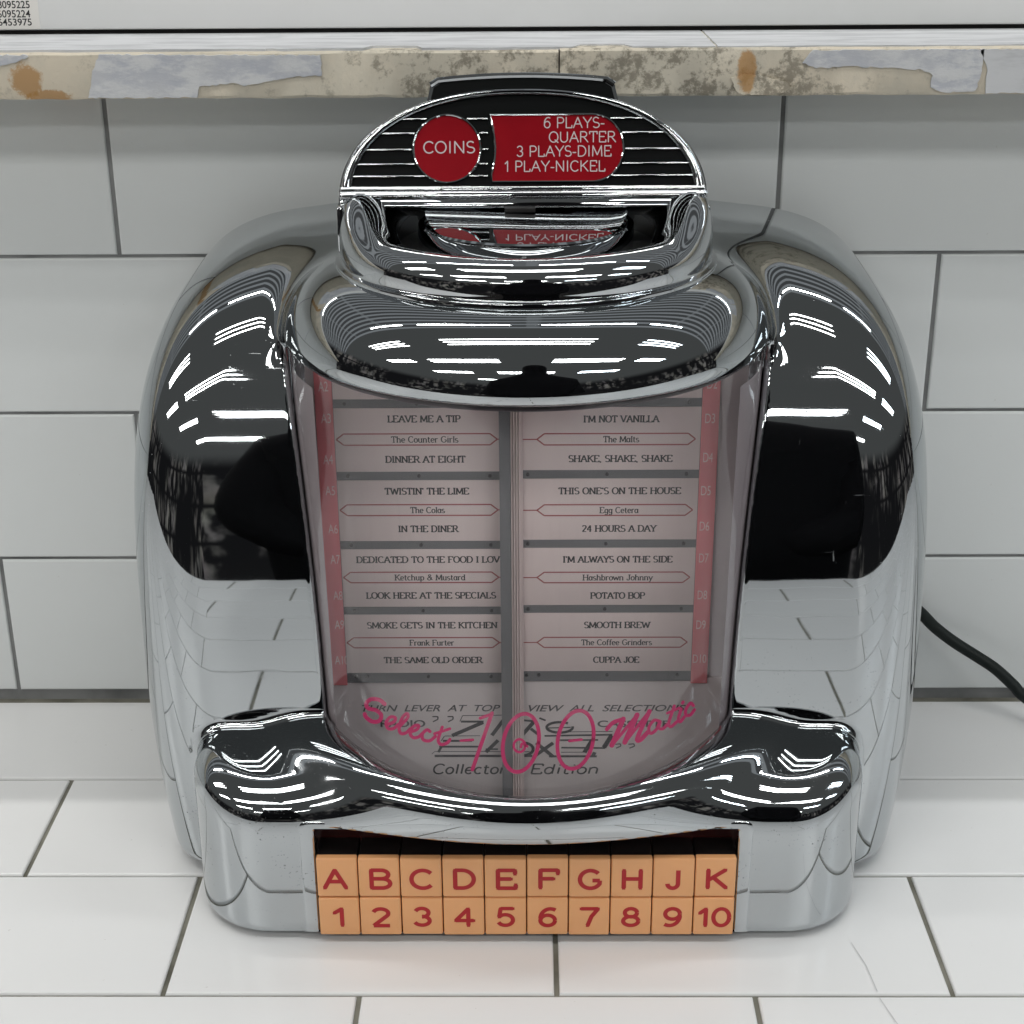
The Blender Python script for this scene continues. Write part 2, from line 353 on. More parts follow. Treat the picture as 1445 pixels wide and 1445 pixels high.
# ------------------------------------------------------------------ lettering
def arc(cx, cy, rx, ry, a0, a1, n=14):
    return [(cx+rx*math.cos(math.radians(a0+(a1-a0)*i/n)), cy+ry*math.sin(math.radians(a0+(a1-a0)*i/n))) for i in range(n+1)]
X = .66   # x-height
G = {
 'A': (.86, [[(.06, 0), (.43, 1), (.80, 0)], [(.19, .36), (.67, .36)]]),
 'B': (.78, [[(.14, 0), (.14, 1)], [(.14, 1), (.45, 1)]+arc(.45, .76, .22, .24, 90, -90)+[(.14, .52)], [(.14, .52), (.47, .52)]+arc(.47, .26, .25, .26, 90, -90)+[(.14, 0)]]),
 'C': (.82, [arc(.45, .5, .37, .5, 42, 318, 22)]),
 'D': (.86, [[(.14, 0), (.14, 1)], [(.14, 1), (.38, 1)]+arc(.38, .5, .40, .5, 90, -90, 18)+[(.14, 0)]]),
 'E': (.76, [[(.14, 0), (.14, 1)], [(.14, 1), (.66, 1), (.66, .8)], [(.14, .52), (.54, .52)], [(.14, 0), (.68, 0), (.68, .2)]]),
 'F': (.72, [[(.14, 0), (.14, 1)], [(.14, 1), (.64, 1), (.64, .8)], [(.14, .52), (.52, .52)]]),
 'G': (.88, [arc(.45, .5, .37, .5, 42, 330, 22)+[(.78, .44), (.52, .44)]]),
 'H': (.90, [[(.15, 0), (.15, 1)], [(.75, 0), (.75, 1)], [(.15, .52), (.75, .52)]]),
 'I': (.40, [[(.20, 0), (.20, 1)]]),
 'J': (.62, [[(.44, 1), (.44, .25)]+arc(.26, .25, .18, .25, 0, -180)]),
 'K': (.84, [[(.15, 0), (.15, 1)], [(.72, 1), (.15, .42)], [(.32, .58), (.76, 0)]]),
 'L': (.70, [[(.14, 0), (.14, 1)], [(.14, 0), (.62, 0), (.62, .22)]]),
 'M': (1.04, [[(.12, 0), (.15, 1), (.52, .12), (.88, 1), (.92, 0)]]),
 'N': (.90, [[(.14, 0), (.14, 1), (.75, 0), (.75, 1)]]),
 'O': (.88, [arc(.44, .5, .37, .5, 0, 360, 26)]),
 'P': (.74, [[(.14, 0), (.14, 1)], [(.14, 1), (.42, 1)]+arc(.42, .73, .24, .27, 90, -90)+[(.14, .46)]]),
 'R': (.84, [[(.14, 0), (.14, 1)], [(.14, 1), (.42, 1)]+arc(.42, .75, .24, .25, 90, -90)+[(.14, .5)], [(.40, .5), (.76, 0)]]),
 'S': (.68, [arc(.34, .75, .24, .25, 30, 270, 14)+arc(.34, .25, .27, .25, 90, -150, 14)]),
 'T': (.78, [[(.39, 0), (.39, 1)], [(.07, .78), (.07, 1), (.71, 1), (.71, .78)]]),
 'U': (.86, [[(.14, 1), (.14, .32)]+arc(.43, .32, .29, .32, 180, 360, 14)+[(.72, 1)]]),
 'V': (.82, [[(.05, 1), (.41, 0), (.77, 1)]]),
 'W': (1.12, [[(.05, 1), (.31, 0), (.56, .9), (.81, 0), (1.07, 1)]]),
 'Y': (.80, [[(.05, 1), (.40, .45), (.75, 1)], [(.40, .45), (.40, 0)]]),
 'Z': (.72, [[(.08, 1), (.64, 1), (.08, 0), (.66, 0)]]),
 '1': (.5, [[(.10, .74), (.30, .97)], [(.31, 0), (.31, 1)]]),
 '3': (.68, [arc(.31, .745, .22, .255, 160, -90, 14), arc(.31, .265, .25, .265, 90, -160, 16)]),
 '5': (.68, [[(.56, 1), (.16, 1), (.11, .50)], [(.11, .5)]+arc(.31, .32, .25, .32, 125, -155, 18)]),
 '6': (.68, [arc(.33, .31, .24, .31, 0, 360, 22), arc(.42, .42, .33, .58, 60, 180, 12)]),
 '7': (.64, [[(.06, 1), (.58, 1)], [(.58, 1), (.38, .55), (.26, 0)]]),
 '8': (.68, [arc(.33, .755, .20, .245, 0, 360, 20), arc(.33, .265, .25, .265, 0, 360, 22)]),
 '9': (.68, [arc(.33, .69, .24, .31, 0, 360, 22), arc(.24, .58, .33, .58, -120, 0, 12)]),
 '0': (.72, [arc(.36, .5, .28, .5, 0, 360, 26)]),
 'Q': (.90, [arc(.44, .5, .37, .5, 0, 360, 26), [(.56, .22), (.82, -.04)]]),
 '2': (.66, [arc(.32, .74, .24, .26, 165, -35)+[(.08, 0), (.60, 0)]]),
 '4': (.70, [[(.48, 0), (.48, 1), (.06, .3), (.66, .3)]]),
 'a': (.64, [arc(.28, X/2, .21, X/2, 0, 360, 18), [(.50, X), (.50, .08), (.60, .0)]]),
 'b': (.66, [[(.12, 1), (.12, 0)], arc(.34, X/2, .22, X/2, 0, 360, 18)]),
 'c': (.58, [arc(.31, X/2, .23, X/2, 45, 315, 16)]),
 'd': (.68, [arc(.30, X/2, .22, X/2, 0, 360, 18), [(.52, 1), (.52, 0)]]),
 'e': (.60, [[(.08, X*.53), (.52, X*.53)]+arc(.30, X/2, .22, X/2, 5, 318, 18)]),
 'f': (.44, [[(.20, 0), (.20, .8)]+arc(.34, .8, .14, .2, 180, 40, 6), [(.06, X), (.38, X)]]),
 'g': (.64, [arc(.29, X/2, .21, X/2, 0, 360, 18), [(.50, X), (.50, -.1)]+arc(.29, -.1, .21, .2, 0, -160, 10)]),
 'h': (.68, [[(.12, 1), (.12, 0)], [(.12, .4)]+arc(.33, .44, .20, .22, 170, 0, 8)+[(.53, 0)]]),
 'i': (.34, [[(.16, X), (.16, 0)], [(.16, .86), (.16, .95)]]),
 'j': (.34, [[(.2, X), (.2, -.15), (.05, -.28)], [(.2, .86), (.2, .95)]]),
 'k': (.64, [[(.12, 1), (.12, 0)], [(.50, X), (.12, .26)], [(.26, .38), (.56, 0)]]),
 'l': (.32, [[(.16, 1), (.16, 0)]]),
 'm': (1.0, [[(.12, X), (.12, 0)], [(.12, .4)]+arc(.31, .44, .18, .22, 170, 0, 8)+[(.49, 0)], [(.49, .4)]+arc(.68, .44, .18, .22, 170, 0, 8)+[(.86, 0)]]),
 'n': (.68, [[(.12, X), (.12, 0)], [(.12, .4)]+arc(.33, .44, .20, .22, 170, 0, 8)+[(.53, 0)]]),
 'o': (.62, [arc(.31, X/2, .23, X/2, 0, 360, 20)]),
 'p': (.66, [[(.12, X), (.12, -.3)], arc(.34, X/2, .22, X/2, 0, 360, 18)]),
 'r': (.50, [[(.12, X), (.12, 0)], [(.12, .4)]+arc(.33, .42, .20, .24, 160, 50, 7)]),
 's': (.52, [arc(.25, X*.74, .17, X*.26, 40, 270, 10)+arc(.25, X*.25, .20, X*.25, 90, -150, 10)]),
 't': (.46, [[(.18, .9), (.18, .14)]+arc(.31, .14, .13, .14, 180, 320, 6), [(.04, X), (.38, X)]]),
 'u': (.68, [[(.12, X), (.12, .22)]+arc(.32, .22, .20, .22, 180, 360, 8)+[(.52, X)], [(.52, X), (.52, 0)]]),
 'w': (.90, [[(.04, X), (.24, 0), (.44, X*.9), (.64, 0), (.84, X)]]),
 'x': (.6, [[(.06, X), (.52, 0)], [(.52, X), (.06, 0)]]),
 'y': (.62, [[(.06, X), (.31, .02)], [(.56, X), (.20, -.28), (.08, -.26)]]),
 '&': (.90, [[(.80, .02), (.25, .74)]+arc(.40, .80, .17, .2, 200, -20, 8)+[(.20, .40)]+arc(.34, .25, .25, .25, 150, 290, 8)+[(.72, .52)]]),
 "'": (.26, [[(.13, 1), (.12, .76)]]), '.': (.28, [[(.12, .0), (.12, .1)]]), ',': (.28, [[(.13, .08), (.09, -.14)]]), '-': (.42, [[(.08, .36), (.34, .36)]]),
 ' ': (.40, []),
}
def stroke_text(mb, text, x0, x1, zc, cap, fn, mat, serif=True, thick=.15, thin=.065, slant=0.0):
    """fit text between x0 and x1, baseline zc-cap/2"""
    tot = sum(G[ch][0] for ch in text)
    sx = (x1-x0)/tot; base = zc-cap/2; cur = x0
    def wid(d):
        return (thin+(thick-thin)*abs(d[1])**1.3)*cap
    for ch in text:
        wdt, lines = G[ch]
        for li_, ln in enumerate(lines):
            pts = [(cur+(px_+slant*py_)*sx, base+py_*cap) for px_, py_ in ln]
            mb.ribbon(pts, wid, fn, mat, .0014*li_)
            if not serif and thick == thin and len(ln) < 7:      # square off plain strokes
                for pi_, p_ in enumerate(pts):
                    q_ = thick*cap*.5
                    mb.add([fn(p_[0]+q_*cc, p_[1]+q_*ss, .006+.0007*pi_+.0015*li_) for cc, ss in ((-.72, -.72), (.72, -.72), (.72, .72), (-.72, .72))], [(0, 1, 2, 3)], mat)
            if serif and ch not in "'.,-&":
                for e, o_ in ((0, 1), (-1, -2)):
                    ex, ey = ln[e]; ox, oy = ln[o_]
                    if abs(oy-ey) > 2*abs(ox-ex)*.45 and (abs(ey) < .02 or abs(ey-1) < .02 or (ch.islower() and abs(ey-X) < .02)):
                        q = .17 if ch.isupper() else .12
                        mb.ribbon([(cur+(ex-q)*sx, base+ey*cap+(.03 if ey < .1 else -.03)*cap), (cur+(ex+q)*sx, base+ey*cap+(.03 if ey < .1 else -.03)*cap)], thin*cap*1.1, fn, mat, .006+.0008*li_+.0004*e)
        cur += wdt*sx

_dg = None
def font_mesh(text, shear=0.0, bold=0.0, spacing=1.0):
    cu = bpy.data.curves.new('lettering', 'FONT'); cu.body = text; cu.shear = shear; cu.offset = bold
    cu.space_character = spacing; cu.resolution_u = 6
    ob = bpy.data.objects.new('lettering', cu); col.objects.link(ob)
    dg = bpy.context.evaluated_depsgraph_get(); dg.update()
    me = bpy.data.meshes.new_from_object(ob.evaluated_get(dg))
    vs = np.array([v.co[:2] for v in me.vertices]); fs = [tuple(p.vertices) for p in me.polygons]
    bpy.data.objects.remove(ob); bpy.data.curves.remove(cu); bpy.data.meshes.remove(me)
    return vs, fs
def sans(mb, text, x0, x1, z0, z1, fn, mat, shear=0.0, bold=0.0, spacing=1.0, h=0.0, flip=False):
    """built-in sans lettering fitted exactly into a rectangle"""
    vs, fs = font_mesh(text, shear, bold, spacing)
    lo, hi = vs.min(0), vs.max(0)
    q = (vs-lo)/(hi-lo)
    mb.add([fn(x0+a*(x1-x0), z0+b_*(z1-z0), h) for a, b_ in q], fs, mat)

# ------------------------------------------------------------------ setting: tiled counter, tiled wall, ledge, panel
H_T, W_T = 7.7856, 15.4
G2 = .10                                  # half grout
def tiles(mb, rows, fn, mat, xmin, xmax, bev=.09, thick=.3, jit=.012):
    """rows: (v0, v1, x offset)"""
    for (v0, v1, xo) in rows:
        i0 = math.floor((xmin-xo)/W_T); i1 = math.ceil((xmax-xo)/W_T)
        for i in range(i0, i1):
            a, b_ = xo+i*W_T+G2, xo+(i+1)*W_T-G2
            j = [random.uniform(-jit, jit) for _ in range(3)]
            u0, u1, w0, w1 = a, b_, v0+G2*.75, v1-G2*.75
            out = [(u0, w0), (u1, w0), (u1, w1), (u0, w1)]
            V = []
            for off, hgt in ((0, -thick), (0, -bev), (bev*.35, -bev*.28), (bev, 0)):
                for (sx, sz), (u, w_) in zip(((1, 1), (-1, 1), (-1, -1), (1, -1)), out):
                    V.append(fn(u+sx*off, w_+sz*off, hgt+j[0]+j[1]*(1 if sx > 0 else -1)*.5+j[2]*(1 if sz > 0 else -1)*.5))
            F = []
            for k in range(3):
                for q in range(4): F.append((k*4+q, k*4+(q+1) % 4, (k+1)*4+(q+1) % 4, (k+1)*4+q))
            F.append((12, 13, 14, 15))
            mb.add(V, F, mat, False)
XW, XC = -26.855, -14.2755
# counter: grout lines at y=-(7.907+k*H_T)
cf = lambda u, v, h: (u, -v, h)
mb = MB()
mb.add([(-240, 1.5, -.14), (240, 1.5, -.14), (240, -76.0, -.14), (-240, -76.0, -.14)], [(0, 3, 2, 1)], GROUT_C)
D1 = 7.907
rows = [(D1-H_T+.25, D1, XC)]
k = 0
while D1+(k+1)*H_T < 79:
    rows.append((D1+k*H_T, D1+(k+1)*H_T-(1.5 if D1+(k+2)*H_T >= 79 else 0), XC+(-.5*W_T if k % 2 == 0 else 0))); k += 1
cfl = lambda u, v, h: (u, -v, h)
tiles(mb, rows, lambda u, v, h: (u, -v, h), TILE_C, -238, 238)
edge = D1+k*H_T-1.5
mb.box((-240, -edge-.3, -4.2), (240, -edge+.0, -.05), TILE_C, .12)
mb.box((-240, -edge, -4.2), (240, 1.5, -.3), GROUT_C)
HAIR_LINE = material('hairline_crack', (.50, .505, .51), .5)
cp = lambda x, y, h=0.0: (x, y, .034+h)
ck = [on_plane(px_, py_, (0, 0, .03), (0, 0, 1)) for px_, py_ in ((1201, 1330), (1222, 1362), (1238, 1399))]
mb.ribbon([(q[0], q[1]) for q in ck], .028, cp, HAIR_LINE)
ck = [on_plane(px_, py_, (0, 0, .03), (0, 0, 1)) for px_, py_ in ((1241, 1408), (1252, 1424), (1270, 1450))]
mb.ribbon([(q[0], q[1]) for q in ck], .028, cp, HAIR_LINE)
counter = tag(mb.build('countertop'), 'white subway tiled countertop with dark grout the jukebox stands on', 'counter', kind='structure')

mb = MB()
z0 = .288
rows = []
for k in range(0, 4):
    rows.append((z0+k*H_T+(.12 if k == 0 else 0), min(z0+(k+1)*H_T, 31.2), XW+(0 if k % 2 == 0 else .5*W_T)))
tiles(mb, rows, lambda u, v, h: (u, -h, v), TILE_W, -238, 238)
mb.add([(-240, .14, -1), (240, .14, -1), (240, .14, 31.2), (-240, .14, 31.2)], [(0, 1, 2, 3)], GROUT_W)
mb.box((-240, .2, -1), (240, 2.9, 31.2), GROUT_W)
wall = tag(mb.build('tiled_wall'), 'white subway tile backsplash wall with grey grout behind the chrome jukebox', 'wall')

# ledge boards capping the backsplash
BOARD = material('weathered_board', (.5, .45, .36), .75)
t, b = nt_of(BOARD); c = objco(t)
n1 = t.noise(c, 18, 6, .65, .4); n2 = t.noise(c, 130, 6, .75); n3 = t.noise(t.vmap(c, (.35, 1, 1)), 60, 4, .6)
base = t.mix(t.sstep(n1, .35, .65), (.68, .61, .49), (.56, .52, .43))
sx = t.new('ShaderNodeSeparateXYZ'); t.l.new(c, sx.inputs[0])
midgrime = t.math('MULTIPLY', t.sstep(t.math('ABSOLUTE', t.math('SUBTRACT', sx.outputs[0], .03)), .16, .06), 1.0)
gr = t.sstep(t.math('ADD', n2, t.math('MULTIPLY', midgrime, .10)), .56, .70)
base = t.mix(t.math('MULTIPLY', gr, t.math('MULTIPLY_ADD', midgrime, .45, .25)), base, (.12, .105, .075))
for (sxp, szp, rx_, rz_) in ((-.2125, .3225, .007, .0075), (.0935, .3245, .0042, .0085), (-.203, .3155, .010, .003)):
    ddx = t.math('DIVIDE', t.math('SUBTRACT', sx.outputs[0], sxp), rx_)
    ddz = t.math('DIVIDE', t.math('SUBTRACT', sx.outputs[2], szp), rz_)
    rr = t.math('ADD', t.math('POWER', t.math('ABSOLUTE', ddx), 2), t.math('POWER', t.math('ABSOLUTE', ddz), 2))
    rr = t.math('ADD', rr, t.math('MULTIPLY', t.math('SUBTRACT', n2, .5), 3.2))
    base = t.mix(t.math('MULTIPLY', t.sstep(rr, 1.2, .5), .8), base, (.42, .215, .055))
t.set(b.inputs['Base Color'], base)
bp = t.new('ShaderNodeBump'); bp.inputs['Strength'].default_value = .5; bp.inputs['Distance'].default_value = .001
t.l.new(n2, bp.inputs['Height']); t.l.new(bp.outputs[0], b.inputs['Normal'])
PAINT = material('old_grey_paint', (.42, .435, .47), .7)
t, b = nt_of(PAINT); c = objco(t)
n1 = t.noise(c, 25, 5); n2 = t.noise(t.vmap(c, (.4, 1, 1)), 170, 5, .7)
t.set(b.inputs['Base Color'], t.mix(t.sstep(n2, .4, .62), t.mix(t.sstep(n1, .4, .65), (.43, .45, .50), (.52, .53, .55)), (.60, .61, .62)))
bp = t.new('ShaderNodeBump'); bp.inputs['Strength'].default_value = .4; bp.inputs['Distance'].default_value = .001
t.l.new(n2, bp.inputs['Height']); t.l.new(bp.outputs[0], b.inputs['Normal'])
PAINT2 = material('old_white_paint', (.62, .63, .65), .6)
t, b = nt_of(PAINT2); c = objco(t)
n1 = t.noise(t.vmap(c, (.2, 1, 1)), 120, 5, .65)
t.set(b.inputs['Base Color'], t.mix(t.sstep(n1, .42, .62), (.58, .59, .605), (.45, .46, .475)))

LY, LZ0, LZ1, LYB = -4.2, 31.45, 33.40, 2.6
ledge = tag(bpy.data.objects.new('painted_ledge', None), 'weathered wooden ledge with peeling grey paint capping the tiled wall', 'ledge')
col.objects.link(ledge)
def board(xa, xb, seed, dz):
    r_ = random.Random(seed)
    mb = MB(); n = 320
    V = []; 
    for i in range(n+1):
        x = xa+(xb-xa)*i/n
        e = lambda s: (r_.random()-.5)*s
        zb = LZ0+e(.05); zt = LZ1+dz+e(.02)
        V += [(x, LYB, zb), (x, LY+.10+e(.04), zb), (x, LY+e(.02), zb+.12), (x, LY+e(.02), zt-.10), (x, LY+.09, zt), (x, LYB, zt)]
    F = []
    for i in range(n):
        for q in range(6):
            F.append((i*6+q, (i+1)*6+q, (i+1)*6+(q+1) % 6, i*6+(q+1) % 6))
    F += [tuple(range(5, -1, -1)), tuple(n*6+q for q in range(6))]
    mb.add(V, F, BOARD, True)
    return mb.build('board', ledge, 40)
SEAM = on_y(789, 100, LY)[0]
board(-240, SEAM-.03, 3, -.03); board(SEAM+.03, 240, 4, 0.02)
# flakes of old paint still on the board face (ragged outlines, real thickness)
def ragged(pts, amp, seed, step=.14):
    r_ = random.Random(seed); out = []
    n = len(pts)
    for i in range(n):
        a, b_ = np.array(pts[i], float), np.array(pts[(i+1) % n], float)
        m = max(1, int(np.linalg.norm(b_-a)/step))
        for q in range(m):
            p = a+(b_-a)*q/m
            out.append((p[0]+r_.uniform(-amp, amp), p[1]+r_.uniform(-amp, amp)))
    return out
def flake(pix, mat, amp, seed, name='paint_flake', lift=.09):
    pts = [tuple(on_y(a, b_, LY)[[0, 2]]) for a, b_ in pix]
    pts = [(x, min(max(z, LZ0+.05), LZ1-.1)) for x, z in pts]
    pts = ragged(pts, amp, seed)
    mb = MB()
    mb.prism(pts, lambda x, z: (x, LY-lift, z), lambda x, z: (x, LY+.06, z), mat)
    return mb.build(name, ledge)
flake([(140, 76), (452, 78), (455, 106), (420, 108), (345, 121), (330, 117), (282, 122), (278, 137), (126, 138), (130, 105)], PAINT, .035, 11)
flake([(-60, 74), (38, 76), (40, 80), (22, 88), (0, 93), (-60, 100)], PAINT, .04, 12)
flake([(1148, 68), (1390, 64), (1385, 100), (1376, 128), (1330, 130), (1312, 122), (1316, 106), (1300, 98), (1200, 93), (1150, 96), (1132, 88)], PAINT, .035, 13)
flake([(1384, 64), (1560, 62), (1560, 131), (1390, 131), (1392, 98)], PAINT2, .03, 14)
flake([(1030, 108), (1060, 104), (1100, 112), (1120, 124), (1090, 134), (1040, 132)], BOARD, .05, 15)
# white paint left on the ledge's top face
def topflake(x0, x1, seed, mat):
    r_ = random.Random(seed)
    pts = [(x0+(x1-x0)*i/60, LY+.12+r_.uniform(-.03, .12)+(.9 if (i//7) % 4 == seed % 4 else 0)) for i in range(61)]
    pts += [(x1, LYB-.15), (x0, LYB-.15)]
    mb = MB(); mb.prism(pts, lambda x, y: (x, y, LZ1+.075), lambda x, y: (x, y, LZ1-.05), mat)
    return mb.build('paint_flake', ledge)
topflake(-60, -11, 1, PAINT2); topflake(-11, 8, 2, PAINT2); topflake(8.1, 70, 7, PAINT2)

# white panel standing above the ledge
panel = tag(bpy.data.objects.new('white_panel', None), 'flat white painted panel standing above the peeling ledge', 'panel')
col.objects.link(panel)
PY = 2.5
mb = MB(); mb.box((-240, PY, LZ1+.25), (240, PY+1.6, 38.5), WALL_PAINT, .1)
mb.box((-240, PY+.45, LZ1-.6), (240, PY+1.4, LZ1+.3), DARKVOID)
mb.build('board', panel, 40)
mb = MB()
a = on_y(-60, -30, PY); b_ = on_y(57.5, 41, PY)
mb.box((a[0], PY-.015, b_[2]), (b_[0], PY+.02, a[2]), STICKER, .004)
st = mb.build('price_sticker', panel)
mb = MB()
f = lambda x, z, h: (x, PY-.02-h, z)
for s_, xa, xb, yt, yb in (('8095225', -3, 41, 1, 12), ('6095224', -3, 42, 14, 25), (',6453975', -5, 44, 26, 38)):
    p0 = on_y(xa, yb, PY-.02); p1 = on_y(xb, yt, PY-.02)
    sans(mb, s_, p0[0], p1[0], p0[2], p1[2], f, INK, bold=.012)
mb.build('lettering', st)

# ------------------------------------------------------------------ jukebox: chrome housing from a distance field
CY = -11.4; RW = 9.3
def smin(a, b, k):
    h = np.maximum(k-np.abs(a-b), 0)/k
    return np.minimum(a, b)-h*h*k*.25
def smax(a, b, k): return -smin(-a, -b, k)
def superell(x, z, a, b, n):
    ax, az = np.abs(x)/a, np.abs(z)/b
    s = (ax**n+az**n+1e-9)**(1/n)
    g = s**(1-n)*np.sqrt((ax**(n-1)/a)**2+(az**(n-1)/b)**2)+1e-4
    return np.minimum((s-1)/g, 30)
def rbox2(x, y, hx, hy, r):
    qx, qy = np.abs(x)-hx+r, np.abs(y)-hy+r
    return np.hypot(np.maximum(qx, 0), np.maximum(qy, 0))+np.minimum(np.maximum(qx, qy), 0)-r
def f_shell(x, y, z):
    x = x-.12
    # front face leans back very slightly, then rolls over into the shoulders; faintly turned towards the column
    yy = y-.5+.004*np.maximum(13.2-np.abs(x), 0)**2*-1.0
    dyz = superell(yy, np.maximum(z, 0), 16.5, 27.05, 3.8)
    zz = z-9.0
    o_up = superell(x, np.where(zz > 0, zz, 0), 16.45, 19.2, 4.2)
    wlo = 16.45-.0085*np.minimum(zz, 0)**2
    dxz = np.where(zz > 0, o_up, np.abs(x)-wlo)
    d = smax(dyz, dxz, 3.4)
    d = smax(d, y+1.6, .9)
    d = smax(d, .22-z, .8)
    return d
def stadium(x, y, r):
    return np.where(y < CY, np.hypot(x, y-CY), np.abs(x))-r
def f_dome(x, y, z):
    q = stadium(x, y, 9.8)
    d = smax(q, z-26.35, 3.6)
    d = smax(d, 23.05-z, .8)
    return smax(d, y+2.5, .5)
def f_base(x, y, z):
    foot = rbox2(x, y+12.0, 13.75, 8.15, 3.3)
    db = np.maximum(-y-14.4, 0)
    top = 7.7-.036*db*db
    d = smax(foot, z-top, 1.45)
    d = smax(d, .22-z, .5)
    return d
def f_flange(x, y, z):
    q = np.hypot(x, y-CY)-10.15
    d = smax(q, z-7.25, 1.1)
    return smax(d, 5.5-z, 1.2)
def f_house(x, y, z):
    d = smin(f_shell(x, y, z), f_dome(x, y, z), .9)
    bs = smin(f_base(x, y, z), f_flange(x, y, z), 2.6)
    d = smin(d, bs, .32)
    # window well
    rr = RW+.03+.013*(z-7)
    cav = np.hypot(x, y-CY)-rr
    cav = np.maximum(cav, y-(CY-.1))
    cav = np.maximum(cav, z-23.0)
    cav = np.maximum(cav, (6.9+(y+20.7)*(-.72))-z)
    d = smax(d, -cav, .36)
    # button recess
    rec = np.maximum(np.maximum(np.abs(x+.07)-8.6, z-5.45), np.maximum(y+18.8, -2-z))
    d = smax(d, -rec, .1)
    return d

def mesh_sdf(fun, lo, hi, h, name, mat, parent):
    nx, ny, nz = [int(math.ceil((b_-a)/h))+1 for a, b_ in zip(lo, hi)]
    xs = lo[0]+h*np.arange(nx); ys = lo[1]+h*np.arange(ny); zs = lo[2]+h*np.arange(nz)
    F = np.empty((nx, ny, nz), np.float32)
    Yg, Zg = np.meshgrid(ys, zs, indexing='ij')
    for i in range(nx):
        F[i] = fun(np.full_like(Yg, xs[i]), Yg, Zg)
    neg = F < 0
    cnt = np.zeros((nx-1, ny-1, nz-1), np.int8)
    for a in (0, 1):
        for b_ in (0, 1):
            for c_ in (0, 1):
                cnt += neg[a:nx-1+a, b_:ny-1+b_, c_:nz-1+c_]
    act = (cnt > 0) & (cnt < 8)
    ids = -np.ones(act.shape, np.int64); idx = np.argwhere(act); ids[act] = np.arange(len(idx))
    acc = np.zeros((len(idx), 3)); num = np.zeros(len(idx))
    I = idx
    corners = [(a, b_, c_) for a in (0, 1) for b_ in (0, 1) for c_ in (0, 1)]
    for ca in corners:
        for ax in range(3):
            if ca[ax]: continue
            cb = list(ca); cb[ax] = 1
            fa = F[I[:, 0]+ca[0], I[:, 1]+ca[1], I[:, 2]+ca[2]].astype(float); fb = F[I[:, 0]+cb[0], I[:, 1]+cb[1], I[:, 2]+cb[2]].astype(float)
            m = (fa < 0) != (fb < 0)
            tt = np.where(m, fa/np.where(m, fa-fb, 1), 0)
            P = np.array(ca, float)[None]+np.zeros((len(I), 3)); P[:, ax] += tt
            acc[m] += P[m]; num[m] += 1
    V = (acc/num[:, None]+I)*h+np.array(lo)
    faces = []
    for ax in range(3):
        o1, o2 = [(1, 2), (2, 0), (0, 1)][ax]
        sl = [slice(None)]*3; sl2 = [slice(None)]*3
        sl[ax] = slice(0, -1); sl2[ax] = slice(1, None)
        A, B = neg[tuple(sl)], neg[tuple(sl2)]
        e = np.argwhere(A != B)
        ok = (e[:, o1] > 0) & (e[:, o2] > 0) & (e[:, o1] < F.shape[o1]-1) & (e[:, o2] < F.shape[o2]-1)
        e = e[ok]
        s_ = A[tuple(e.T)]
        def cid(d1, d2):
            q = e.copy(); q[:, o1] -= d1; q[:, o2] -= d2
            return ids[tuple(q.T)]
        quad = np.stack([cid(1, 1), cid(0, 1), cid(0, 0), cid(1, 0)], 1)
        quad[~s_] = quad[~s_][:, ::-1]
        faces.append(quad)
    Q = np.concatenate(faces)
    eps = .02
    def grad(P):
        g = np.empty_like(P)
        for ax in range(3):
            Pp = P.copy(); Pm = P.copy(); Pp[:, ax] += eps; Pm[:, ax] -= eps
            g[:, ax] = (fun(*Pp.T)-fun(*Pm.T))/(2*eps)
        return g
    for it in range(4):
        f_ = fun(*V.T); g = grad(V); gl_ = np.maximum((g*g).sum(1), .05)
        step = -(f_/gl_)[:, None]*g
        ln = np.linalg.norm(step, axis=1); sc_ = np.minimum(1, h*.5/np.maximum(ln, 1e-9))
        V = V+step*sc_[:, None]
    N = grad(V); N /= np.maximum(np.linalg.norm(N, axis=1), 1e-9)[:, None]
    me = bpy.data.meshes.new(name)
    me.vertices.add(len(V)); me.vertices.foreach_set('co', (V*S).ravel())
    me.loops.add(len(Q)*4); me.loops.foreach_set('vertex_index', Q.ravel().astype(np.int32))
    me.polygons.add(len(Q)); me.polygons.foreach_set('loop_start', np.arange(len(Q), dtype=np.int32)*4)
    me.polygons.foreach_set('use_smooth', np.ones(len(Q), bool))
    me.update(calc_edges=True)
    me.materials.append(mat)
    me.normals_split_custom_set_from_vertices(N)
    return link(name, me, parent)

juke = tag(bpy.data.objects.new('tabletop_jukebox', None), 'chrome tabletop jukebox with tan lettered buttons, song title pages and red coin signs', 'jukebox')
juke.location = (0, CY*S, 0); col.objects.link(juke)
bpy.context.view_layer.update()
GRID_H = .14
housing = mesh_sdf(f_house, (-17.2, -22.4, -.2), (17.2, -1.0, 28.6), GRID_H, 'housing', CHROME, juke)

# neck ring under the coin hood, black moat and domed dish
ZN = 26.22; ZD = 27.72
mb = MB()
ctl = [(7.52, -.6), (7.52, .06), (7.46, .14), (7.34, .17), (7.31, .24), (7.32, .5), (7.27, .85), (7.1, 1.18), (6.8, 1.42), (6.45, 1.5), (6.1, 1.43), (5.7, 1.24), (5.35, 1.02), (5.12, .84), (5.06, .7), (5.05, .3)]
prof = []
for i_ in range(len(ctl)-1):
    p0_, p1_, p2_, p3_ = [np.array(ctl[min(max(i_+q, 0), len(ctl)-1)]) for q in (-1, 0, 1, 2)]
    for u in np.linspace(0, 1, 4, endpoint=False):
        q_ = .5*(2*p1_+(p2_-p0_)*u+(2*p0_-5*p1_+4*p2_-p3_)*u*u+(3*p1_-p0_-3*p2_+p3_)*u**3)
        prof.append((q_[0], ZN+q_[1]))
prof.append((5.05, ZN+.3))
mb.lathe(prof, CY, CHROME_CLEAN, 160)
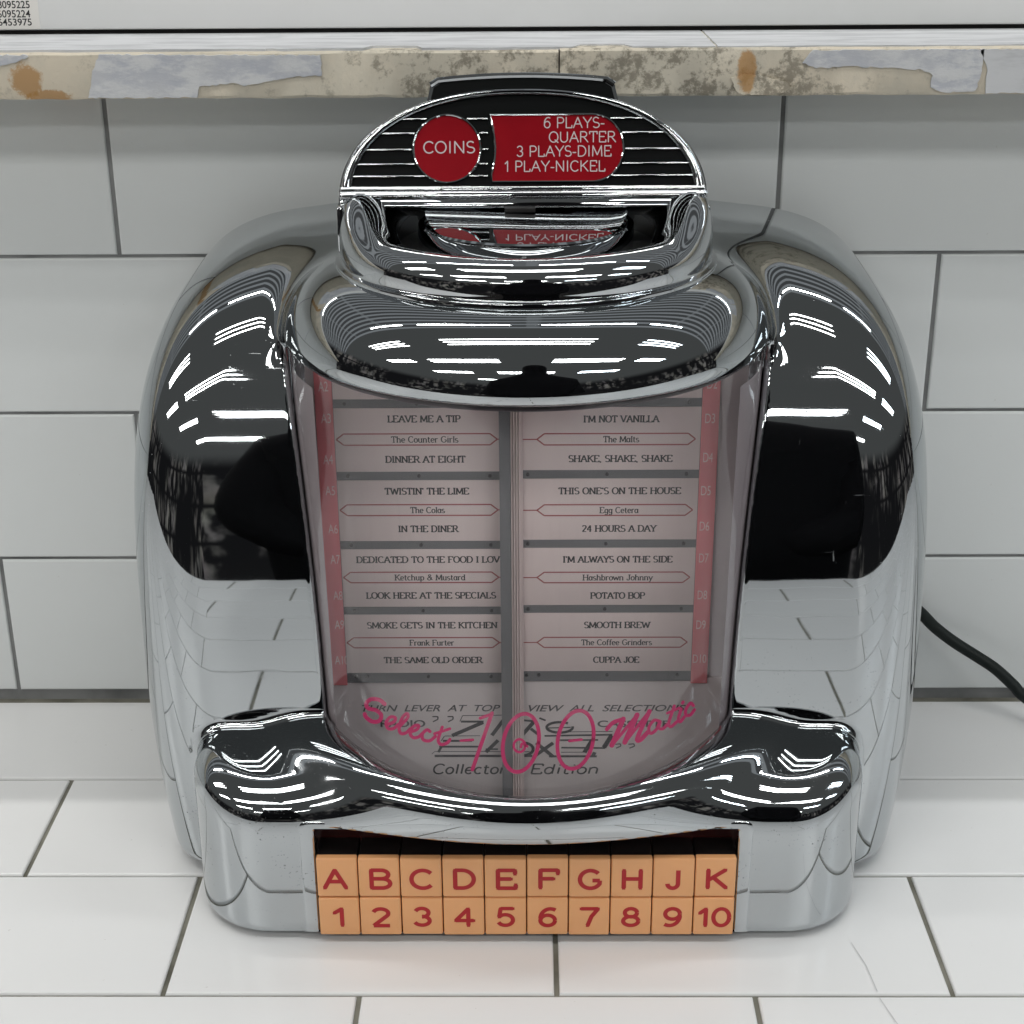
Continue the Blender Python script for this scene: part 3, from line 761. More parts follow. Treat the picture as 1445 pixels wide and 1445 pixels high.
def rise(p):                                  # the ring sweeps up at both ends to meet the hood
    a = abs(math.degrees(math.atan2(p[0], -(p[1]-CY))))
    u = min(max((a-52)/42, 0), 1); u = u*u*(3-2*u)
    return (p[0], p[1], p[2]+1.15*u*min(max((p[2]-ZN-.3)/.9, 0), 1))
mb.v = [rise(p) for p in mb.v]
ring = mb.build('neck_ring', juke, 50)
mb = MB()
mb.lathe([(5.2, ZN+.55), (4.0, ZN+.55)], CY, DARKVOID, 96)
mb.box((-.2, CY-5.15, ZN+.5), (.03, CY-4.0, ZN+.95), BLACK, .03)
mb.build('moat', ring)
mb = MB()
prof = [(4.05, ZN+.3), (4.22, ZN+.4), (4.25, ZD-.2), (4.22, ZD-.06), (4.12, ZD), (4.0, ZD-.03), (3.93, ZD-.12), (3.92, ZN+.4)]
mb.lathe(prof, CY, CHROME_CLEAN, 96)
# mirror floor of the dish, sloping up towards the hood
pts = [(3.95*math.sin(a), -3.95*math.cos(a)) for a in np.linspace(-1.75, 1.75, 48)]
mb.add([(x, CY+y, min(27.2+.25*(y+4.1), 28.25)) for x, y in pts], [tuple(range(48))], CHROME_CLEAN)
mb.build('dish', ring, 40)

# ------------------------------------------------------------------ coin hood
TH = math.radians(20)
HO = np.array([-.12, CY, 28.44]); He2 = np.array([0, math.sin(TH), math.cos(TH)]); Hn = np.array([0, -math.cos(TH), math.sin(TH)])
def hp(x, v, h=0.0):
    return tuple(HO+np.array([x, 0, 0])+He2*v+Hn*h)
def rim(a, b_, n=2.25, a0=0, a1=180, m=72):
    o = []
    for q in np.linspace(a0, a1, m+1):
        cs, sn = math.cos(math.radians(q)), math.sin(math.radians(q))
        o.append((a*math.copysign(abs(cs)**(2/n), cs), b_*abs(sn)**(2/n)))
    return o
mb = MB()
outer = rim(7.12, 4.37)
# body behind the face: the half oval swept backwards, rounded rear edge
def shellstrip(mb, prof, mat):
    V = []; k = len(prof)
    for (sc_, h) in prof:
        for (x, v) in outer:
            V.append(hp(x*sc_, v*sc_ if sc_ <= 1 else v*sc_, h))
    m = len(outer); F = []
    for i in range(k-1):
        for j in range(m-1): F.append((i*m+j, i*m+j+1, (i+1)*m+j+1, (i+1)*m+j))
    mb.add(V, F, mat, True)
shellstrip(mb, [(.945, -.10), (.945, .03), (.952, .10), (.965, .145), (.98, .15), (.993, .11), (1.002, .03), (1.005, -.06), (1.0, -.2), (1.015, -.24), (1.02, -.5), (1.02, -1.6), (1.0, -2.2), (.93, -2.7), (.8, -3.0)], CHROME_CLEAN)
bk = [hp(x*.8, v*.8, -3.0) for x, v in outer]
mb.add(bk, [tuple(range(len(bk)))], CHROME_CLEAN)
# bottom ledge: double ribbed bar across the whole face
def bar(mb, x0, x1, v0, v1, h0, h1, mat, bev=.04, seg=3):
    bm = bmesh.new(); bmesh.ops.create_cube(bm, size=1)
    for v in bm.verts: v.co = Vector(((x0+x1)/2+v.co.x*(x1-x0), (v0+v1)/2+v.co.y*(v1-v0), (h0+h1)/2+v.co.z*(h1-h0)))
    if bev: bmesh.ops.bevel(bm, geom=list(bm.edges), offset=bev, segments=seg, profile=.5, affect='EDGES')
    bm.verts.index_update()
    mb.add([hp(*v.co) for v in bm.verts], [[v.index for v in f_.verts] for f_ in bm.faces], mat, True); bm.free()
bar(mb, -7.14, 7.14, .38, .62, -.6, .16, CHROME_CLEAN, .09)
bar(mb, -7.17, 7.17, .10, .42, -.6, .24, CHROME_CLEAN, .11)
bar(mb, -7.15, 7.15, -.22, .14, -2.2, .13, CHROME_CLEAN, .06)
# cheeks hugging the neck ring
for s_ in (-1, 1):
    V = []
    for i in range(7):
        a = math.radians(90+i*15) if s_ > 0 else math.radians(-90-i*15)
        for r_, zz in ((6.98, 0), (7.24, .0), (7.24, 1), (6.98, 1)):
            V.append((-.1+r_*math.sin(a), CY-r_*math.cos(a)-.0, (26.55 if zz == 0 else 28.4)))
    F = [(i*4+q, i*4+(q+1) % 4, (i+1)*4+(q+1) % 4, (i+1)*4+q) for i in range(6) for q in range(4)]+[(0, 1, 2, 3), (27, 26, 25, 24)]
    mb.add(V, F, CHROME_CLEAN, False)
    mb.box((-.1+s_*7.08-.17, CY-.7, 26.6), (-.1+s_*7.08+.17, CY+.3, 28.4), CHROME_CLEAN, .08)
mb.box((-.83, CY-.35, 28.1), (.37, CY-.05, 28.27), BLACK, .02)
hood = mb.build('coin_hood', juke, 35)
# black recessed face
mb = MB()
inn = [(x*.952, v*.952) for x, v in outer]
mb.add([hp(x, v, -.10) for x, v in inn], [tuple(range(len(inn)))], BLACK_GLOSS)
mb.build('black_face', hood)
# top cap with its own black inset
mb = MB()
capo = []
for i in range(25):
    x = -3.6+7.2*i/24
    capo.append((x, 4.98-.018*x*x*.9-(.0 if abs(x) < 3.3 else (abs(x)-3.3)*.5)))
low = [(x, 3.9-.01*x*x) for x in np.linspace(3.78, -3.78, 20)]
mb.prism(capo+low, lambda x, v: hp(x, v, -1.3), lambda x, v: hp(x, v, -.28), CHROME_CLEAN)
ins = [(x*.965, v-.13) for x, v in capo]+[(x*.97, v) for x, v in low]
mb.prism(ins, lambda x, v: hp(x, v, -.3), lambda x, v: hp(x, v, -.265), BLACK_GLOSS)
tubeo = [hp(x, v-.04, -.26) for x, v in capo]
def tube(mb, pts, r, mat, n=8, closed=False, ends=True):
    P = [np.array(p, float) for p in pts]; V = []; m = len(P)
    up = np.array([0.31, .2, .93])
    for i in range(m):
        d = P[(i+1) % m if closed else min(i+1, m-1)]-P[(i-1) % m if closed else max(i-1, 0)]
        d /= np.linalg.norm(d)+1e-12
        a = np.cross(d, up); a /= np.linalg.norm(a); b2 = np.cross(a, d)
        for q in range(n):
            g = 2*math.pi*q/n
            V.append(P[i]+r*(math.cos(g)*a+math.sin(g)*b2))
    F = []
    for i in range(m if closed else m-1):
        i2 = (i+1) % m
        for q in range(n): F.append((i*n+q, i*n+(q+1) % n, i2*n+(q+1) % n, i2*n+q))
    if ends and not closed: F += [tuple(range(n))[::-1], tuple((m-1)*n+q for q in range(n))]
    mb.add(V, F, mat, True)
tube(mb, tubeo, .12, CHROME_CLEAN)
mb.build('cap', hood, 40)
# red windows with chrome bezels
circ = [(-2.95+1.31*math.cos(a), 2.07+1.31*math.sin(a)) for a in np.linspace(0, 2*math.pi, 64, endpoint=False)]
win = [(-1.28, 3.38)]
for q in np.linspace(0, 1, 10)[1:-1]:
    v = 3.38-2.6*q; win.append((-1.28+.21*math.sin(math.pi*q)+.14*q*0, v))
win += [(-1.18, .78)]
win = win+[(2.75, .78)]
for a in np.linspace(-90, 90, 20)[1:-1]: win.append((2.62+1.31*math.cos(math.radians(a))**.9, 2.08+1.30*math.sin(math.radians(a))))
win += [(2.75, 3.38)]
def ribs():
    def clear(x, v):
        dc = math.hypot(x+2.95, v-2.07)-1.38
        inw = (-1.34 < x < 2.7 and .72 < v < 3.44) or math.hypot(x-2.62, v-2.08) < 1.38
        return dc > 0 and not inw
    for v in (3.21, 2.66, 2.03, 1.47, 1.0):
        half = max(x for x, vv in outer if abs(vv-v) < .25)
        mxv = [x for x, vv in outer if vv >= v]; half = max(mxv)*.975
        xs = np.linspace(-half, half, 600); run = None
        for x in list(xs)+[99]:
            ok = x < 90 and clear(x, v)
            if ok and run is None: run = [x, x]
            elif ok: run[1] = x
            elif run:
                if run[1]-run[0] > .08:
                    mb = MB(); bar(mb, run[0], run[1], v-.035, v+.035, -.12, .045, CHROME_CLEAN, .018, 2); mb.build('rib', hood, 40)
                run = None
ribs()
for nm, pl_ in (('coin_window', circ), ('price_window', win)):
    mb = MB()
    mb.prism(pl_, lambda x, v: hp(x, v, -.12), lambda x, v: hp(x, v, -.015), RED)
    tube(mb, [hp(x, v, .01) for x, v in pl_], .045, CHROME_CLEAN, closed=True)
    f = lambda x, v, h: hp(x, v, -.008+h)
    if nm == 'coin_window':
        stroke_text(mb, 'COINS', -3.90, -1.84, 2.13, .44, f, LETTER_WHITE, False, .115, .115)
    else:
        for s_, xa, xb, vc in (('6 PLAYS-', .84, 3.23, 3.06), ('QUARTER', 1.04, 3.68, 2.505), ('3 PLAYS-DIME', -.22, 3.50, 1.96), ('1 PLAY-NICKEL', -.70, 3.26, 1.38)):
            stroke_text(mb, s_, xa-.03, xb-.02, vc, .40, f, LETTER_WHITE, False, .105, .105)
    mb.build(nm, hood, 40)

# ------------------------------------------------------------------ window: liner, pages, sheet, cover
YP = CY-.5                                     # plane of the title pages
def pg(px, py, y=YP):
    p = on_y(px, py, y); return p[0], p[2]
pf = lambda dy: (lambda x, z, h=0.0: (x, YP-dy-h, z))
mb = MB()
mb.box((-9.0, CY-.3, .9), (9.0, CY-.14, 23.0), LINER)
mb.add([(9.2*math.sin(a), CY-9.2*math.cos(a), 22.95) for a in np.linspace(-math.pi/2, math.pi/2, 40)], [tuple(range(40))], SIDE)  # unseen half-disc added to stop chrome bouncing light onto the pages
mb.lathe([(RW-.02+.013*(3-7), 3.0), (RW-.02+.013*15.5, 22.5)], CY, SIDE, 24, 58, 88)
mb.lathe([(RW-.02+.013*(3-7), 3.0), (RW-.02+.013*15.5, 22.5)], CY, SIDE, 24, -88, -58)
mb.build('lining', juke)

left_rows = [('A3', 'LEAVE ME A TIP', (547, 650), 590.5, 'The Counter Girls', (552, 647), 619.5, 'A4', 'DINNER AT EIGHT', (544, 657), 647.5),
             ('A5', "TWISTIN' THE LIME", (543, 662), 692.5, 'The Colas', (579, 628), 719, 'A6', 'IN THE DINER', (562, 647), 745.5),
             ('A7', 'DEDICATED TO THE FOOD I LOVE', (503, 716), 789, 'Ketchup & Mustard', (557, 657), 814, 'A8', 'LOOK HERE AT THE SPECIALS', (517, 700), 839.5),
             ('A9', 'SMOKE GETS IN THE KITCHEN', (518, 702), 881.5, 'Frank Furter', (578, 641), 906, 'A10', 'THE SAME OLD ORDER', (542, 681), 930.5)]
right_rows = [('D3', "I'M NOT VANILLA", (823, 930), 590.5, 'The Malts', (851, 902), 619, 'D4', 'SHAKE, SHAKE, SHAKE', (802, 949), 646.5),
              ('D5', "THIS ONE'S ON THE HOUSE", (788, 961), 692, 'Egg Cetera', (846, 901), 719, 'D6', '24 HOURS A DAY', (821, 926), 745),
              ('D7', "I'M ALWAYS ON THE SIDE", (794, 949), 788.5, 'Hashbrown Johnny', (822, 921), 814, 'D8', 'POTATO BOP', (833, 910), 839.5),
              ('D9', 'SMOOTH BREW', (824, 917), 881, 'The Coffee Grinders', (820, 920), 905.5, 'D10', 'CUPPA JOE', (837, 902), 930)]
bars_l = [569, 671, 768.5, 861, 954]; bars_r = [567.5, 668.5, 766.5, 858.5, 951.5]
zl = [pg(600, q)[1] for q in bars_l]; zr = [pg(870, q)[1] for q in bars_r]
def page(side, xo, xi, zs, rows, extra):
    s_ = -1 if side == 'l' else 1
    a, b_ = min(xo, xi), max(xo, xi)
    mb = MB()
    top = zs[0]+3.6; bot = zs[-1]-.32
    mb.box((a, YP-.02, bot), (b_, YP+.06, top), RAIL, .01)
    xr = xo+s_*.72; ra, rb = min(xr, xo), max(xr, xo)
    mb.box((ra, YP-.03, bot-.12), (rb, YP+.06, top), STRIP_RED, .01)
    for nm, (px_, py_) in extra:
        cx_, cz_ = pg(px_, py_)
        wd = .40 if len(nm) < 3 else .58
        sans(mb, nm, cx_-wd/2, cx_+wd/2, cz_-.21, cz_+.21, pf(.036), STRIP_TXT)
    for zz in zs:
        last = zz is zs[-1]
        for q in ((.06, .13, .52, .92) if last else (.07, .50, .93)):
            cx_ = a+(b_-a)*q
            cpts = [(cx_+.075*math.cos(g), zz+.0+.075*math.sin(g)) for g in np.linspace(0, 2*math.pi, 12, endpoint=False)]
            mb.prism(cpts, lambda x, z: (x, YP+.0, z), lambda x, z: (x, YP-.075, z), PIN)
    pgo = mb.build('title_page', juke)
    # paper strips held between the rails
    for i in range(-1, 4):
        zt = (zs[i] if i >= 0 else top+.1)-.19; zb = zs[i+1]+.19
        mb = MB()
        xa, xb = a+.02, b_-.02
        mb.box((xa, YP-.06, zb), (xb, YP-.02, zt), PAPER, .01)
        f = pf(.064)
        if i >= 0:
            l1, t1, x1, y1, ar, x2, y2, l2, t2, x3, y3 = rows[i]
            for t_, xx, yy in ((t1, x1, y1), (t2, x3, y3)):
                p0, p1 = pg(xx[0], yy), pg(xx[1], yy)
                if side == 'l' and len(t_) > 26:
                    t_ = t_[:-1]; p1 = (p1[0]-.32, p1[1])
                stroke_text(mb, t_, p0[0], p1[0], p0[1], .285, f, INK, True, .23, .115)
            p0, p1 = pg(x2[0], y2), pg(x2[1], y2)
            stroke_text(mb, ar, p0[0], p1[0], p0[1], .26, f, INK, True, .19, .11)
            # lozenge rule round the artist
            zc_ = p0[1]; hh = .245
            if side == 'l': e0, e1 = xo+.08, xi-.16
            else: e0, e1 = xi+.92, xo-.22
            loz = [(e0, zc_), (e0+.30, zc_+hh), (e1-.30, zc_+hh), (e1, zc_), (e1-.30, zc_-hh), (e0+.30, zc_-hh), (e0, zc_)]
            for q in range(6): mb.ribbon([loz[q], loz[q+1]], .058, pf(.0625), INK_RED)
            if side == 'l': mb.ribbon([(e1, zc_), (xi-.02, zc_)], .05, f, INK_RED)
            else: mb.ribbon([(xi+.02, zc_), (e0, zc_)], .05, f, INK_RED)
        mb.build('title_strip', pgo)
    return pgo
lab_l = [('A2', (456, 545)), ('A3', (460, 590)), ('A4', (463, 648)), ('A5', (466, 692)), ('A6', (470, 746)), ('A7', (473, 789)), ('A8', (477, 840)), ('A9', (479, 881)), ('A10', (482, 931))]
lab_r = [('D2', (1005, 541)), ('D3', (1002, 590)), ('D4', (999, 645)), ('D5', (996, 692)), ('D6', (994, 742)), ('D7', (993, 787)), ('D8', (991, 839)), ('D9', (989, 881)), ('D10', (987, 929))]
xo_l, xi_l = pg(471, 600)[0], pg(707, 600)[0]
xo_r, xi_r = pg(989.5, 600)[0], pg(726, 600)[0]
page('l', xo_l, xi_l, zl, left_rows, lab_l)
page('r', xo_r, xi_r, zr, right_rows, lab_r)
# spine between the pages and the stack of page edges beside it
mb = MB()
xs0, xs1 = pg(706, 800, YP-.8)[0], pg(721, 800, YP-.8)[0]
mb.box((xs0, YP-.85, 1.0), (xs1, YP+.1, 23.0), RAIL, .02)
mb.build('page_spine', juke)
mb = MB()
for i in range(4):
    xx = xs1+.02+i*.11; y0_, y1_ = YP-.75+i*.1, YP-.1
    V = []
    for z in (1.0, 23.0): V += [(xx, y0_, z), (xx+.035, y0_, z), (xx+.17, y1_, z), (xx+.135, y1_, z)]
    mb.add(V, [(0, 1, 5, 4), (1, 2, 6, 5), (2, 3, 7, 6), (3, 0, 4, 7), (3, 2, 1, 0), (4, 5, 6, 7)], PAPER_EDGE)
mb.build('page_edges', juke)
# printed sheet below the pages
mb = MB()
YS = CY-.4
mb.box((-8.8, YS, .95), (8.7, YS+.08, zl[-1]-.15), SHEET, .01)
f = lambda x, z, h=0.0: (x, YS-.006-h, z)
def fit(s_, xa, xb, yt, yb, mat, **kw):
    p0, p1 = on_y(xa, yb, YS), on_y(xb, yt, YS)
    sans(mb, s_, p0[0], p1[0], p0[2], p1[2], f, mat, **kw)
fit('TURN  LEVER  AT  TOP', 511, 706, 994.5, 1004, INK_PALE, shear=.3, bold=.012)
fit('VIEW  ALL  SELECTIONS', 746, 968, 994.5, 1004, INK_PALE, shear=.3, bold=.012)
fit('RADIO', 537, 600, 1016, 1026, INK_PALE, bold=.02)
fit('CASSETTE', 843, 945, 1016.5, 1026, INK_PALE, bold=.02)
# two-line slanted badge with printed drop shadows
def q1(L): return [tuple(on_y(480+a/5.161, 960+b_/5.161, YS)[[0, 2]]) for a, b_ in L]
def q2(L): return [tuple(on_y(720+a/5.161, 960+b_/5.161, YS)[[0, 2]]) for a, b_ in L]
oval = lambda cx_, cy_, rx_, ry_, a0=0, a1=6.2832: [(cx_+rx_*math.cos(a), cy_+ry_*math.sin(a)) for a in np.linspace(a0, a1, 22)]
k_ = 5.161*36.2
badge = [(q1, [(880, 300), (1045, 300)], 15), (q1, [(1042, 305), (815, 402)], 26), (q1, [(1188, 290), (1105, 400)], 24), (q1, [(748, 440), (960, 440)], 15),
         (q1, [(722, 482), (1010, 482)], 14), (q1, [(742, 475), (715, 522)], 16), (q1, [(688, 549), (1400, 549)], 17), (q1, [(1062, 522), (1150, 435)], 24), (q1, [(1060, 500), (1150, 500)], 12),
         (q1, [(872, 298), (892, 255), (1186, 252)], 5), (q1, [(762, 404), (1020, 402)], 5), (q1, [(668, 535), (690, 516), (1380, 518)], 5), (q1, [(735, 440), (760, 405)], 5),
         (q1, [(672, 262), (712, 262), (712, 282), (676, 300)], 8), (q1, [(782, 262), (822, 262), (822, 282), (786, 300)], 8),
         (q2, [(78, 287), (188, 297)], 14), (q2, [(172, 300), (82, 402)], 26), (q2, [(212, 272), (258, 290)], 12), (q2, [(150, 350), (205, 392)], 20),
         (q2, oval(360, 340, 95, 38, -.2, 5.4), 18), (q2, [(270, 345), (440, 340)], 8), (q2, [(250, 402), (742, 393)], 12), (q2, [(352, 433), (640, 431)], 12),
         (q2, [(738, 398), (682, 486)], 30), (q2, [(372, 487), (690, 490)], 12), (q2, [(592, 440), (540, 522)], 28), (q2, [(282, 550), (630, 550)], 15), (q2, [(615, 520), (600, 550)], 24),
         (q2, [(190, 452), (312, 552)], 24), (q2, [(312, 452), (172, 552)], 24), (q2, oval(95, 497, 72, 46), 20), (q2, [(400, 372), (745, 368)], 5), (q2, [(370, 520), (560, 519)], 5),
         (q2, [(765, 462), (800, 458), (805, 475), (770, 490)], 8), (q2, [(860, 462), (900, 458), (905, 475), (868, 490)], 8)]
for bi_, (fq, L, wd) in enumerate(badge):
    mb.ribbon(fq(L), wd*1.3/k_, f, INK_BADGE, .004+.0012*bi_)
p0, p1 = on_y(609, 1085, YS), on_y(708, 1085, YS)
stroke_text(mb, 'Collector', p0[0], p1[0]+.2, p0[2], .50, f, INK, False, .17, .14, .15)
p0, p1 = on_y(726, 1085, YS), on_y(845, 1085, YS)
stroke_text(mb, 's Edition', p0[0]-.1, p1[0], p0[2], .50, f, INK, False, .17, .14, .15)
mb.build('name_sheet', juke)

# clear cover: a bowed sheet of plastic, 1.6 mm thick
mb = MB()
rz = lambda z, o=0.0: RW+.013*(z-7)+o
prof = [(rz(6.9), 6.9), (rz(7.6), 7.6)]+[(rz(z), z) for z in np.linspace(8.5, 23.2, 12)]
inner = [(r_-.16, z) for r_, z in prof[::-1]]
mb.lathe(prof+inner, CY, COVER, 140, -86, 86, closed=True)
cover = mb.build('window_cover', juke, 40)
# script print on the cover
mb = MB()
def cs(pts, n=7):
    P = [np.array(p, float) for p in pts]
    if len(P) < 3: return pts
    P = [2*P[0]-P[1]]+P+[2*P[-1]-P[-2]]; out = []
    for i in range(1, len(P)-2):
        for q in range(n):
            u = q/n
            out.append(tuple(.5*((2*P[i])+(-P[i-1]+P[i+1])*u+(2*P[i-1]-5*P[i]+4*P[i+1]-P[i+2])*u*u+(-P[i-1]+3*P[i]-3*P[i+1]+P[i+2])*u**3)))
    out.append(tuple(P[-2])); return out
def cyl(px_, py_, h=0.0):
    q = on_cyl(px_, py_, CY, RW+.03)
    d = np.array([q[0], q[1]-CY, 0]); d /= np.linalg.norm(d)
    return tuple(q+d*(h+.005))
c1 = lambda L: [(480+a/5.161, 960+b_/5.161) for a, b_ in L]
c2 = lambda L: [(720+a/5.161, 960+b_/5.161) for a, b_ in L]
script = [
 (c1([(325, 172), (285, 142), (225, 138), (192, 168), (205, 203), (262, 218), (300, 252), (285, 295), (235, 300), (190, 268), (180, 245)]), 6.5),
 (c1([(342, 322), (392, 302), (402, 272), (365, 268), (336, 308), (350, 350), (390, 350), (425, 320)]), 5.2),
 (c1([(430, 340), (492, 272), (487, 242), (455, 270), (430, 340), (442, 385), (480, 382), (512, 352)]), 5.2),
 (c1([(515, 375), (560, 357), (572, 328), (535, 335), (510, 380), (530, 415), (570, 412), (600, 385)]), 5.2),
 (c1([(655, 372), (632, 360), (600, 390), (605, 430), (650, 440), (695, 408)]), 5.2),
 (c1([(745, 340), (715, 430), (735, 465), (780, 455), (800, 430)]), 5.2), (c1([(688, 388), (800, 352)]), 4.5),
 (c1([(880, 438), (968, 432)]), 4.2),
 (c1([(1020, 275), (1108, 243)]), 5), (c1([(1106, 238), (964, 648)]), 6.2),
 ([(735+25*math.cos(a)-6*math.sin(a)*-1*.9, 1048-41*math.sin(a)) for a in np.linspace(0, 2*math.pi, 40)], 6.2),
 ([(733+8*math.cos(a), 1052-9*math.sin(a)) for a in np.linspace(0, 2*math.pi, 20)], 4), ([(735, 1054), (737, 1049), (744, 1053)], 4),
 ([(812+25*math.cos(a)+5.5*math.sin(a), 1043.5-41*math.sin(a)) for a in np.linspace(0, 2*math.pi, 40)], 6.2),
 (c2([(430, 440), (518, 430)]), 4.5),
 (c2([(702, 355), (750, 305), (822, 282)]), 6.5), (c2([(822, 280), (738, 472)]), 8), (c2([(745, 465), (922, 250)]), 5), (c2([(922, 250), (832, 450)]), 8),
 (c2([(838, 445), (1012, 222)]), 5), (c2([(1012, 222), (925, 415), (945, 432), (1000, 375)]), 7),
 (c2([(1085, 295), (1045, 290), (1008, 340), (1018, 385), (1060, 358), (1088, 300), (1080, 345), (1110, 350), (1142, 318)]), 5),
 (c2([(1192, 185), (1152, 308), (1168, 335), (1212, 298)]), 5), (c2([(1140, 238), (1232, 198)]), 4),
 (c2([(1242, 208), (1222, 275), (1235, 300), (1266, 262)]), 5), (c2([(1250, 165), (1256, 155)]), 5),
 (c2([(1330, 182), (1308, 165), (1276, 210), (1277, 250), (1308, 250), (1338, 212)]), 5)]
for i, (pts, wd) in enumerate(script):
    mb.ribbon(cs(pts), wd*.88, cyl, PINK, .002+.0008*i, round_caps=True)
mb.build('script_lettering', cover)

# ------------------------------------------------------------------ selector buttons in their frame
mb = MB()
YF = -20.19
fo = []
def rrect(x0, x1, z0_, z1, r, m=6, bottom=True):
    P = []
    for cx_, cz_, a in ((x1-r, z1-r, 0), (x0+r, z1-r, 90)):
        for q in range(m+1):
            g = math.radians(a+90*q/m); P.append((cx_+r*math.cos(g), cz_+r*math.sin(g)))
    P += [(x0, z0_), (x1, z0_)]
    return P
bx = [round(on_y(q, 1230, -20.4)[0], 3) for q in (445.5, 504.5, 564, 623.5, 683, 743, 802.5, 862, 921.5, 981, 1040)]
O1 = rrect(-9.1, 8.95, .45, 5.72, .4); I1 = rrect(bx[0]-.03, bx[-1]+.03, .45, 5.36, .12)
n = len(O1)
def ringfaces(prof):
    V = []
    for (pts, y) in prof: V += [(x, y, z) for x, z in pts]
    F = []
    for k in range(len(prof)-1):
        for i in range(n-1):           # open between the two bottom ends
            F.append((k*n+i, k*n+(i+1) % n, (k+1)*n+(i+1) % n, (k+1)*n+i))
        F.append((k*n+n-1, k*n, (k+1)*n, (k+1)*n+n-1))
    mb.add(V, F, CHROME, True)
def off(pts, d): 
    cx_, cz_ = -.075, 2.6
    return [(x+(d if x < cx_ else -d), z-(d if z > 3 else 0)) for x, z in pts]
ringfaces([(O1, -19.6), (O1, YF+.06), (off(O1, .04), YF+.02), (off(O1, .12), YF), (off(I1, -.05), YF), (I1, YF+.05), (I1, -18.85)])
mb.add([(-8.75, -18.84, .1), (8.6, -18.84, .1), (8.6, -18.84, 5.5), (-8.75, -18.84, 5.5)], [(0, 1, 2, 3)], RECESS_MIRROR)
frame = mb.build('button_frame', juke, 35)
YB = -20.4
for rowi, (chars, za, zb_, yf) in enumerate(((list('ABCDEFGHJK'), 2.31, 4.14, YB), (['1', '2', '3', '4', '5', '6', '7', '8', '9', '10'], .44, 2.24, YB+.02))):
    for i, ch in enumerate(chars):
        mb = MB()
        jz = random.uniform(-.012, .012); jy = random.uniform(-.03, .03)
        x0_, x1_ = bx[i]+.02, bx[i+1]-.02
        mb.box((x0_, yf+jy, za+jz), (x1_, yf+.34+jy, zb_+jz), TAN, .075, 4)
        mb.box((x0_+.02, yf+.335+jy, za+.03+jz), (x1_-.02, -18.86, zb_-.03+jz), BLACK, .02)
        f = lambda x, z, h=0.0: (x, yf+jy-.004-h, z)
        cx_ = (x0_+x1_)/2+(-.08 if rowi == 0 and ch in 'A' else 0.02)
        zc_ = (za+zb_)/2+(-.05 if rowi == 0 else -.02)
        hw = {'1': .36, '10': .70, 'J': .36}.get(ch, .50 if rowi == 0 else .42); hh = .475 if rowi == 0 else .46
        stroke_text(mb, ch, cx_-hw, cx_+hw, zc_, 2*hh-.1, f, LETTER_RED, False, .215, .215)
        bo = mb.build('push_button', juke, 40)
        bo['label'] = 'tan push button marked '+ch

# ------------------------------------------------------------------ power cord running off to the right
mb = MB()
pth = [(11.0, -1.15, 8.9), (14.2, -1.0, 8.3), (17.3, -1.0, 7.25)]
for (px_, py_, yy) in ((1290, 857, -1.0), (1318, 884, -1.1), (1345, 905, -1.3), (1378, 926, -1.7), (1405, 944, -2.2), (1430, 967, -2.6), (1448, 985, -3.0)):
    pth.append(tuple(on_y(px_, py_, yy)))
pth += [(27.5, -4.2, .35), (31, -5, .3), (40, -5.5, .3), (60, -4, .3)]
P3 = [np.array(p) for p in pth]
sm = []
Pn = [2*P3[0]-P3[1]]+P3+[2*P3[-1]-P3[-2]]
for i in range(1, len(Pn)-2):
    for q in range(8):
        u = q/8
        sm.append(.5*((2*Pn[i])+(-Pn[i-1]+Pn[i+1])*u+(2*Pn[i-1]-5*Pn[i]+4*Pn[i+1]-Pn[i+2])*u*u+(-Pn[i-1]+3*Pn[i]-3*Pn[i+1]+Pn[i+2])*u**3))
tube(mb, sm, .30, CORD, 12)
mb.build('power_cord', juke)

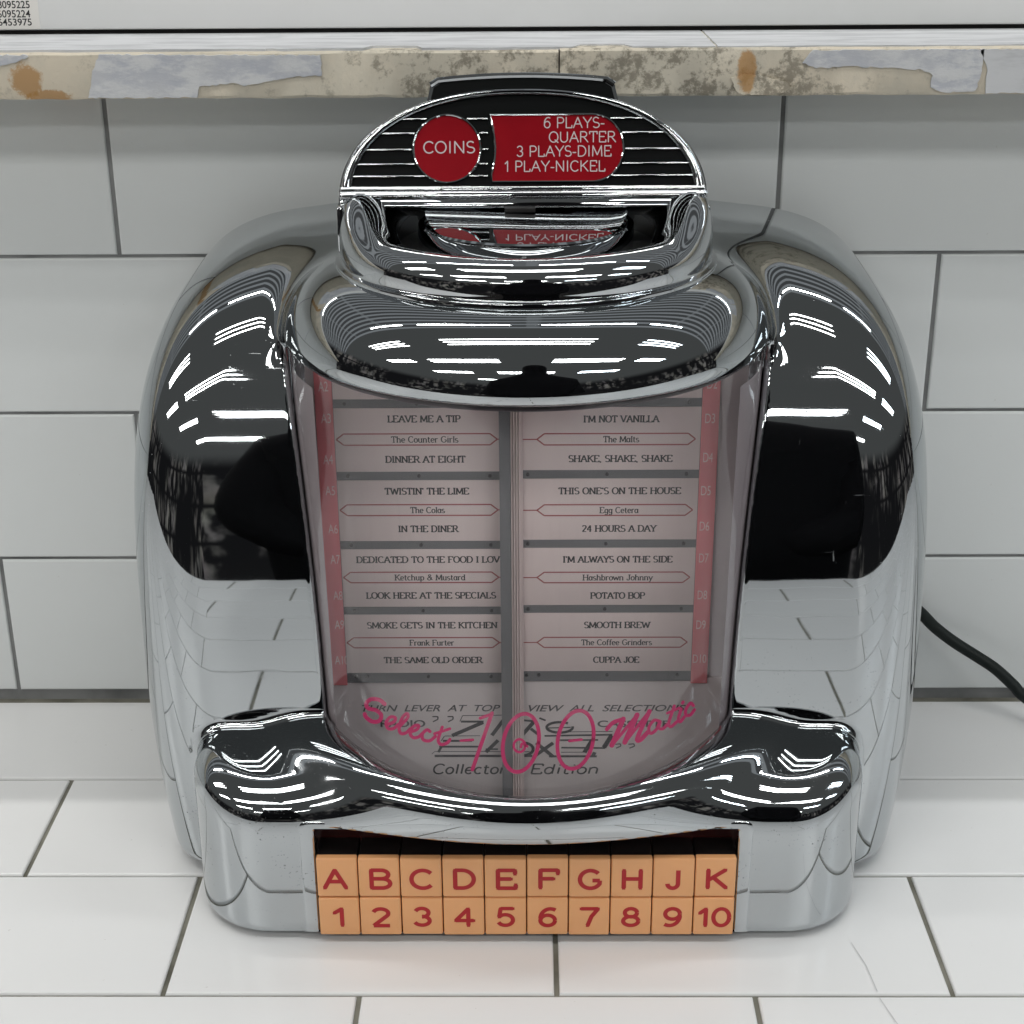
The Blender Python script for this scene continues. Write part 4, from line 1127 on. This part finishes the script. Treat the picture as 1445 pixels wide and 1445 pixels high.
# ------------------------------------------------------------------ person in black photographing it (seen mirrored in the chrome)
CLOTH = material('black_cloth', (.006, .006, .007), .9, 0, .1)
SKIN = material('skin', (.35, .2, .15), .55)
HAIR = material('dark_hair', (.012, .009, .008), .6)
person = tag(bpy.data.objects.new('person', None), 'person in black clothes standing at the counter edge, mirrored in the chrome', 'person')
person.location = (0, -1.0, -.92); col.objects.link(person)
bpy.context.view_layer.update()
def skin_body(name, joints, bones, mat, root=0, levels=2):
    me = bpy.data.meshes.new(name)
    me.from_pydata([tuple(c_*S for c_ in j[:3]) for j in joints], bones, [])
    o = link(name, me, person)
    sk = o.modifiers.new('skin', 'SKIN'); sk.use_smooth_shade = True
    if not me.skin_vertices: me.attributes.new
    lay = me.skin_vertices[0] if me.skin_vertices else None
    return o, lay, joints, levels, mat
def body():
    J = [(4, -94, -14, 27, 12), (4, -94, 10, 28, 12), (4, -94, 30, 29, 12), (5, -94, 44, 22, 10), (5, -94, 54, 7, 7), (5, -92, 63, 9, 10), (5, -91, 72, 8, 9),
         (-16, -94, 38, 8, 8), (-22, -93, 14, 8, 8), (-8, -88, 4, 6, 6), (26, -94, 40, 8, 8), (31, -93, 14, 8, 8), (16, -88, 4, 6, 6),
         (-6, -96, -24, 11, 11), (-7, -95, -50, 8, 8), (-7, -97, -86, 6, 6), (-7, -90, -90, 5, 4), (16, -96, -24, 11, 11), (17, -95, -50, 8, 8), (17, -97, -86, 6, 6), (17, -90, -90, 5, 4)]
    E_ = [(0, 1), (1, 2), (2, 3), (3, 4), (4, 5), (5, 6), (3, 7), (7, 8), (8, 9), (3, 10), (10, 11), (11, 12), (0, 13), (13, 14), (14, 15), (15, 16), (0, 17), (17, 18), (18, 19), (19, 20)]
    bm = bmesh.new(); ly = bm.verts.layers.skin.verify()
    vs = [bm.verts.new([j[0]*S, j[1]*S+1.0, j[2]*S+.92]) for j in J]
    for a_, b2 in E_: bm.edges.new((vs[a_], vs[b2]))
    for v, j in zip(vs, J): v[ly].radius = (j[3]*S, j[4]*S)
    vs[0][ly].use_root = True
    me = bpy.data.meshes.new('body'); bm.to_mesh(me); bm.free(); me.materials.append(CLOTH)
    o = bpy.data.objects.new('body', me); col.objects.link(o); o.parent = person
    s1 = o.modifiers.new('skin', 'SKIN'); s1.use_smooth_shade = True
    s2 = o.modifiers.new('smooth', 'SUBSURF'); s2.levels = 2; s2.render_levels = 2
body()
